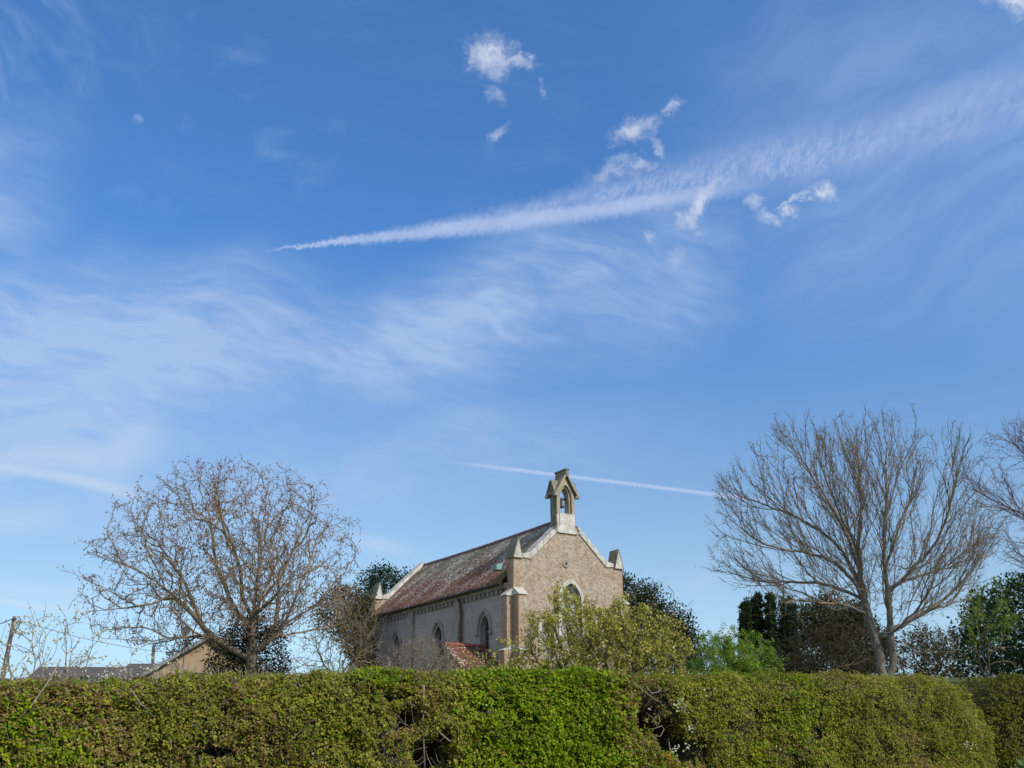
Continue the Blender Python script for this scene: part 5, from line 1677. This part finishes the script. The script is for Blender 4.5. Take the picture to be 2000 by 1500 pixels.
def hedge_extras():
    rng = np.random.default_rng(5)
    # bare stems, loops round the hole
    def hp(px, py, inn=0.0):
        Y = np.interp(px, [-150, 0, 420, 850, 1150, 1500, 1930], [7.3, 7.6, 8.2, 8.85, 9.35, 10.1, 11.3])
        return Vector(at(px, py, Y + inn)) - Vector(MHO)
    for pts, rr in (([(828, 1338, .02), (827, 1375, .0), (826, 1420, .04), (830, 1510, .06)], .006),
                    ([(833, 1385, .03), (845, 1402, .0), (852, 1425, .02), (876, 1446, .0), (900, 1452, .08)], .006),
                    ([(835, 1405, .05), (860, 1398, .0), (880, 1390, .06)], .004),
                    ([(1262, 1392, .2), (1275, 1402, .05), (1281, 1415, .0), (1283, 1420, .02)], .003),
                    ([(1286, 1396, .06), (1289, 1408, .0), (1285, 1418, .0), (1286, 1420, .05)], .003),
                    ([(1262, 1425, .05), (1278, 1423, -.03), (1293, 1418, -.02), (1297, 1424, .0), (1290, 1438, .0), (1275, 1438, .03), (1262, 1434, .08)], .003),
                    ([(1305, 1440, .2), (1308, 1460, .1), (1313, 1475, .1), (1316, 1500, .12)], .004),
                    ([(1235, 1330, .0), (1252, 1345, -.03), (1266, 1356, -.03), (1282, 1368, .02), (1292, 1372, .1)], .003),
                    ([(1262, 1340, .0), (1272, 1354, -.04), (1285, 1352, -.02), (1292, 1344, .03)], .003),
                    ([(255, 1345, .0), (275, 1375, -.03), (296, 1392, .02)], .004), ([(140, 1420, .02), (146, 1445, -.02), (150, 1462, .03)], .004),
                    ([(228, 1425, .02), (236, 1448, -.02), (240, 1455, .03)], .004), ([(190, 1415, .0), (192, 1440, -.03), (188, 1450, .03)], .004),
                    ([(505, 1440, .02), (530, 1432, -.03), (552, 1428, .03)], .003), ([(20, 1420, .03), (60, 1380, -.03), (95, 1330, -.01), (118, 1290, .06)], .005),
                    ([(1640, 1310, -.1), (1646, 1312, .1)], .003)):
        MB().tube([hp(*p) for p in pts], rr * 1.15, 5).build('bare_stem', M['palebark'], main_hedge, smooth=True)
    fl = []
    for (px, py, n, s_) in ((1330, 1378, 16, 14), (1338, 1388, 8, 10), (1242, 1392, 3, 4), (1268, 1386, 2, 3), (1345, 1425, 12, 12), (1322, 1465, 14, 12), (1345, 1458, 8, 10),
                            (1885, 1453, 9, 7), (1900, 1458, 7, 6), (1402, 1482, 5, 5), (1390, 1350, 5, 10), (1420, 1370, 4, 10), (950, 1377, 2, 2), (615, 1470, 4, 8), (640, 1478, 3, 6), (1520, 1460, 4, 10)):
        for _ in range(n):
            fl.append(np.array(hp(px + rng.normal(0, s_ * .6), py + rng.normal(0, s_ * .5), -.05)))
    V, F, C = small_blobs(np.array(fl), .020, [(.75, .76, .70), (.62, .66, .55)], rng, .8)
    mesh_np('blossom', V, F, M['petal'], main_hedge, C)
    q = np.array([np.array(hp(1300 + 22 * t + rng.normal(0, 3), 1470 + 34 * t + rng.normal(0, 2), -.04)) for t in np.linspace(0, 1, 60)])
    V, F, C = leaf_cards(q, .022, [(.42, .26, .03), (.50, .32, .04)])
    mesh_np('yellow_sprig', V, F, M['leaf'], main_hedge, C)
    # spring plants on the bank beyond the rounded end
    for k, (px, py, Y, lab) in enumerate(((2004, 1470, 11.6, 'clump of pale blue-green strap leaves at the lower right corner'),)):
        p = at(px, py, Y); gz = float(ground_z(p[0], p[1]))
        n = 120; a = rng.uniform(0, 2 * np.pi, n); r0 = rng.uniform(0, .10, n)
        x, y = p[0] + .12 + np.cos(a) * r0, p[1] + np.sin(a) * r0
        h = rng.uniform(.15, .45, n); le = rng.uniform(.03, .20, n)
        V = np.zeros((n, 5, 3)); w = .007
        sx, sy = -np.sin(a) * w, np.cos(a) * w
        V[:, 0] = np.stack([x - sx, y - sy, np.full(n, gz)], 1); V[:, 1] = np.stack([x + sx, y + sy, np.full(n, gz)], 1)
        mx, my = x + np.cos(a) * le * .4, y + np.sin(a) * le * .4
        V[:, 2] = np.stack([mx + sx, my + sy, gz + h * .75], 1); V[:, 4] = np.stack([mx - sx, my - sy, gz + h * .75], 1)
        V[:, 3] = np.stack([x + np.cos(a) * le, y + np.sin(a) * le, gz + h], 1)
        c = np.array([(.28, .42, .26), (.36, .50, .34), (.20, .32, .16)])[rng.integers(0, 3, n)]
        o = mesh_np('daffodil_clump', V.reshape(-1, 3), np.arange(5 * n).reshape(-1, 5), M['leaf'], None, np.repeat(c, 5, 0))
        tag(o, lab, 'plant')


hedge_extras()


# ------------------------------------------------------------------ houses, pole and wires at the left
def m_brick():
    m, nt, b = new_mat('buff_brick')
    co = obj_co(nt); x = dot(nt, co, (1, 0, 0)); y = dot(nt, co, (0, 1, 0)); z = dot(nt, co, (0, 0, 1))
    br = nt.nodes.new('ShaderNodeTexBrick'); nt.links.new(vec(nt, x + y, z), br.inputs['Vector'])
    br.inputs['Scale'].default_value = 1; br.inputs['Brick Width'].default_value = .225; br.inputs['Row Height'].default_value = .075; br.inputs['Mortar Size'].default_value = .008
    br.inputs['Color1'].default_value = (.46, .31, .17, 1); br.inputs['Color2'].default_value = (.38, .25, .13, 1); br.inputs['Mortar'].default_value = (.40, .35, .27, 1)
    n = noise(nt, co, 1.2, 5, .6)
    nt.links.new(mixc(nt, n.ss(.4, .7) * .5, br.outputs[0], (.50, .38, .24)), b.inputs['Base Color']); b.inputs['Roughness'].default_value = .95
    return m


def m_slate():
    m, nt, b = new_mat('grey_slate')
    co = obj_co(nt); y = dot(nt, co, (0, 1, 0)); x = dot(nt, co, (1, 0, 0)); z = dot(nt, co, (0, 0, 1))
    br = nt.nodes.new('ShaderNodeTexBrick'); nt.links.new(vec(nt, x + y * .6, z * 1.4), br.inputs['Vector'])
    br.inputs['Scale'].default_value = 1; br.inputs['Brick Width'].default_value = .30; br.inputs['Row Height'].default_value = .22; br.inputs['Mortar Size'].default_value = .012
    br.inputs['Color1'].default_value = (.085, .075, .070, 1); br.inputs['Color2'].default_value = (.13, .115, .105, 1); br.inputs['Mortar'].default_value = (.03, .028, .027, 1)
    n = noise(nt, co, 2.0, 5, .65)
    nt.links.new(mixc(nt, n.ss(.5, .7) * .5, br.outputs[0], (.16, .15, .12)), b.inputs['Base Color']); b.inputs['Roughness'].default_value = .8
    return m


BRICK, SLATE = m_brick(), m_slate()
WOODP = m_plain('weathered_pole_wood', (.20, .165, .13), (.10, .08, .065), sc=5)


def house(name, label, cat, apex_px, Y, rz, w, wall_h, ridge_h, length, window=None, chimney=False):
    p = at(apex_px[0], apex_px[1], Y)
    bx, by = p[0], p[1]
    zr = p[2]; gz = float(ground_z(bx, by)); ridge_h = zr - gz
    root = empty(name, (bx, by, gz), rz); tag(root, label, cat)
    e = ridge_h - wall_h; hw = w / 2
    out = [(-hw, -.5), (hw, -.5), (hw, wall_h), (0, ridge_h - .12), (-hw, wall_h)]
    hol = []
    if window:
        wx, wz, ww, wh = window; hol = [[(wx, wz), (wx + ww, wz), (wx + ww, wz + wh), (wx, wz + wh)]]
    MB().slab(out, hol, 0, .25).build('gable_wall', BRICK, root)
    MB().slab(out, [], length - .25, length).build('gable_wall', BRICK, root)
    for s in (-1, 1):
        MB().box(min(s * hw, s * (hw - .25)), max(s * hw, s * (hw - .25)), .252, length - .252, -.5, wall_h - .02).build('side_wall', BRICK, root)
        k = e / hw
        MB().hexa([(0, -.35, ridge_h - .10), (s * (hw + .4), -.35, wall_h - .4 * k - .10), (s * (hw + .4), length + .35, wall_h - .4 * k - .10), (0, length + .35, ridge_h - .10)],
                  [(0, -.35, ridge_h + .04), (s * (hw + .4), -.35, wall_h - .4 * k + .04), (s * (hw + .4), length + .35, wall_h - .4 * k + .04), (0, length + .35, ridge_h + .04)]).build('roof', SLATE, root)
        MB().hexa([(0, -.40, ridge_h - .24), (s * (hw + .4), -.40, wall_h - .4 * k - .24), (s * (hw + .4), -.36, wall_h - .4 * k - .24), (0, -.36, ridge_h - .24)],
                  [(0, -.40, ridge_h + .06), (s * (hw + .4), -.40, wall_h - .4 * k + .06), (s * (hw + .4), -.36, wall_h - .4 * k + .06), (0, -.36, ridge_h + .06)]).build('barge_board', M['white'] if 0 else m_plain('grey_barge_paint', (.30, .30, .31), (.20, .20, .21)), root)
    if window:
        f = MB().slab([(wx, wz), (wx + ww, wz), (wx + ww, wz + wh), (wx, wz + wh)], [[(wx + .07, wz + .07), (wx + ww / 2 - .03, wz + .07), (wx + ww / 2 - .03, wz + wh - .07), (wx + .07, wz + wh - .07)],
                      [(wx + ww / 2 + .03, wz + .07), (wx + ww - .07, wz + .07), (wx + ww - .07, wz + wh - .07), (wx + ww / 2 + .03, wz + wh - .07)]], .08, .14)
        fo = f.build('window', m_plain('window_paint', (.55, .56, .58), (.42, .42, .44)), root)
        MB().box(wx + .02, wx + ww - .02, .10, .12, wz + .02, wz + wh - .02).build('pane', M['glass'], fo)
    return root, gz


hs, hgz = house('brick_house', 'bungalow with buff brick gable end and slate roof left of the oak', 'house', (413, 1240), 80.0, R(6), 8.6, 2.55, 5, 9.0, window=(-1.75, 1.35, 1.55, 1.10))
hs2, _ = house('slate_roofed_house', 'low house showing only its long grey slate roof behind the blossom', 'house', (88, 1303), 92.0, R(-88), 7.0, 2.2, 5, 10.2)
hs3, _ = house('slate_roofed_house', 'small slate-roofed extension with metal flue next to the brick gable', 'house', (262, 1297), 86.0, R(-88), 6.0, 2.4, 5, 4.0)


def site_bits():
    # flue pipe
    p = at(295, 1300, 86.0); t = at(295, 1266, 86.0)
    L0 = hs3.matrix_world if False else None
    r3 = Matrix.Translation(hs3.location) @ Matrix.Rotation(hs3.rotation_euler.z, 4, 'Z'); inv = r3.inverted()
    fl = MB().tube([inv @ Vector((p[0], p[1] + .6, p[2] - 1.2)), inv @ Vector((t[0], t[1] + .6, t[2] + .15))], .13, 12)
    fo = fl.build('flue', m_plain('flue_metal', (.16, .13, .15), (.10, .09, .10), rough=.5, metal=.3), hs3, smooth=False)
    MB().lathe([(.02, (inv @ Vector(t))[2] + .34), (.2, (inv @ Vector(t))[2] + .22), (.2, (inv @ Vector(t))[2] + .2), (.02, (inv @ Vector(t))[2] + .2)],
               (inv @ Vector((t[0], t[1] + .6, 0)))[0], (inv @ Vector((t[0], t[1] + .6, 0)))[1], 12).build('cowl', M['iron'], fo)
    # satellite dish on its mast
    c = at(363, 1232, 79.0); base = at(363, 1300, 79.0)
    root = empty('satellite_dish', (c[0], c[1], c[2])); tag(root, 'round dark satellite dish on a mast above the brick house roof', 'satellite dish')
    d = MB(); n = 20
    prof = [(0, .10), (.15, .085), (.28, .05), (.36, 0), (.37, -.01), (.28, .03), (.15, .065), (0.001, .08)]
    vs = []; fs = []
    for r_, y_ in prof:
        for k in range(n):
            a = 2 * math.pi * k / n; vs.append((r_ * math.cos(a), y_, r_ * math.sin(a)))
    for i in range(len(prof) - 1):
        for k in range(n): fs.append((i * n + k, i * n + (k + 1) % n, (i + 1) * n + (k + 1) % n, (i + 1) * n + k))
    d.add(vs, fs); grey = m_plain('dish_grey', (.16, .16, .19), (.11, .11, .13), rough=.5)
    d.build('dish', grey, root, smooth=True)
    MB().tube([(0, .12, .02), (0, .20, -.05), (0, .20, base[2] - c[2] - .2)], .03, 8).build('mast', M['iron'], root)
    MB().tube([(0, .05, -.33), (0, -.22, -.12), (0, -.28, -.02)], .014, 6).build('feed_arm', M['iron'], root)
    MB().tube([(0, -.25, 0), (0, -.34, 0)], .04, 8).build('receiver', M['iron'], root)
    # telegraph pole
    Y = 70.0
    t = at(29, 1204, Y); b0 = at(8, 1310, Y); k = (t[0] - b0[0]) / (t[2] - b0[2]); gz = float(ground_z(b0[0], Y))
    bx = b0[0] - k * (b0[2] - gz)
    root = empty('telegraph_pole', (bx, Y, gz)); tag(root, 'leaning wooden telegraph pole with a looped cable at its top', 'telegraph pole')
    h = t[2] - gz; dx = t[0] - bx
    MB().tube([(dx * q, 0, h * q if q else -.6) for q in (0, .25, .5, .75, 1)], [.17, .16, .15, .14, .13], 12).build('pole', WOODP, root, smooth=True)
    T_ = Vector((dx, 0, h))
    MB().tube([T_ + Vector((-.05, -.16, -.18)), T_ + Vector((.35, -.12, -.02)), T_ + Vector((.52, -.1, -.30)), T_ + Vector((.40, -.12, -.75)), T_ + Vector((.15, -.18, -1.15)), T_ + Vector((0, -.18, -1.6))], .035, 6).build('cable_loop', M['iron'], root)
    MB().tube([T_ + Vector((.02, -.16, -.25)), T_ + Vector((.02, -.30, -.25))], .08, 8).build('cable_clamp', M['iron'], root)
    for (zz, ang) in ((-.6, 1), (-1.0, -1), (-3.6, 1)):
        MB().tube([T_ + Vector((0, 0, zz)), T_ + Vector((ang * .28, -.05, zz + .02))], .014, 6).build('step', M['iron'], root)
    W0 = Vector((t[0], Y, t[2]))
    def wire(a, b, sag, r_, lab):
        pts = [a.lerp(b, q) - Vector((0, 0, sag * 4 * q * (1 - q))) for q in np.linspace(0, 1, 13)]
        o = MB().tube([p_ - a for p_ in pts], r_, 5).build('overhead_wire', M['iron']); o.location = a
        tag(o, lab, 'wire')
    wire(W0 + Vector((-.1, -.16, -.2)), Vector(at(-260, 1262, 58.0)), .5, .030, 'thick black cable running from the pole top to the left edge')
    wire(W0 + Vector((.1, -.16, -.15)), Vector(at(345, 1276, 79.5)), .35, .016, 'thin wire from the pole top towards the brick house')


site_bits()


# ------------------------------------------------------------------ moon
def build_moon():
    m, nt, b = new_mat('moonlit_rock')
    out = nt.nodes['Material Output']; nt.nodes.remove(b)
    n = noise(nt, obj_co(nt), .035, 4, .6)
    d = nt.nodes.new('ShaderNodeBsdfDiffuse'); nt.links.new(mixc(nt, n.ss(.4, .62), (.11, .105, .10), (.065, .063, .065)), d.inputs[0])
    t = nt.nodes.new('ShaderNodeBsdfTransparent'); a = nt.nodes.new('ShaderNodeAddShader')
    nt.links.new(d.outputs[0], a.inputs[0]); nt.links.new(t.outputs[0], a.inputs[1])
    g = nt.nodes.new('ShaderNodeNewGeometry'); mx = nt.nodes.new('ShaderNodeMixShader')
    nt.links.new(g.outputs['Backfacing'], mx.inputs[0]); nt.links.new(a.outputs[0], mx.inputs[1]); nt.links.new(t.outputs[0], mx.inputs[2])
    nt.links.new(mx.outputs[0], out.inputs[0])
    dist = 12000.0
    p = at(269, 234, 1000.0) - EYE; p = p / np.linalg.norm(p) * dist
    mb = MB(); R0 = dist * .00465; N, K = 24, 40
    prof = [(max(.01, R0 * math.sin(math.pi * i / N)), R0 * math.cos(math.pi * i / N)) for i in range(N + 1)]
    mb.lathe(prof, 0, 0, K)
    o = mb.build('moon', m, smooth=True); o.location = tuple(p + EYE)
    tag(o, 'pale half moon in the blue sky at the upper left', 'moon')


build_moon()
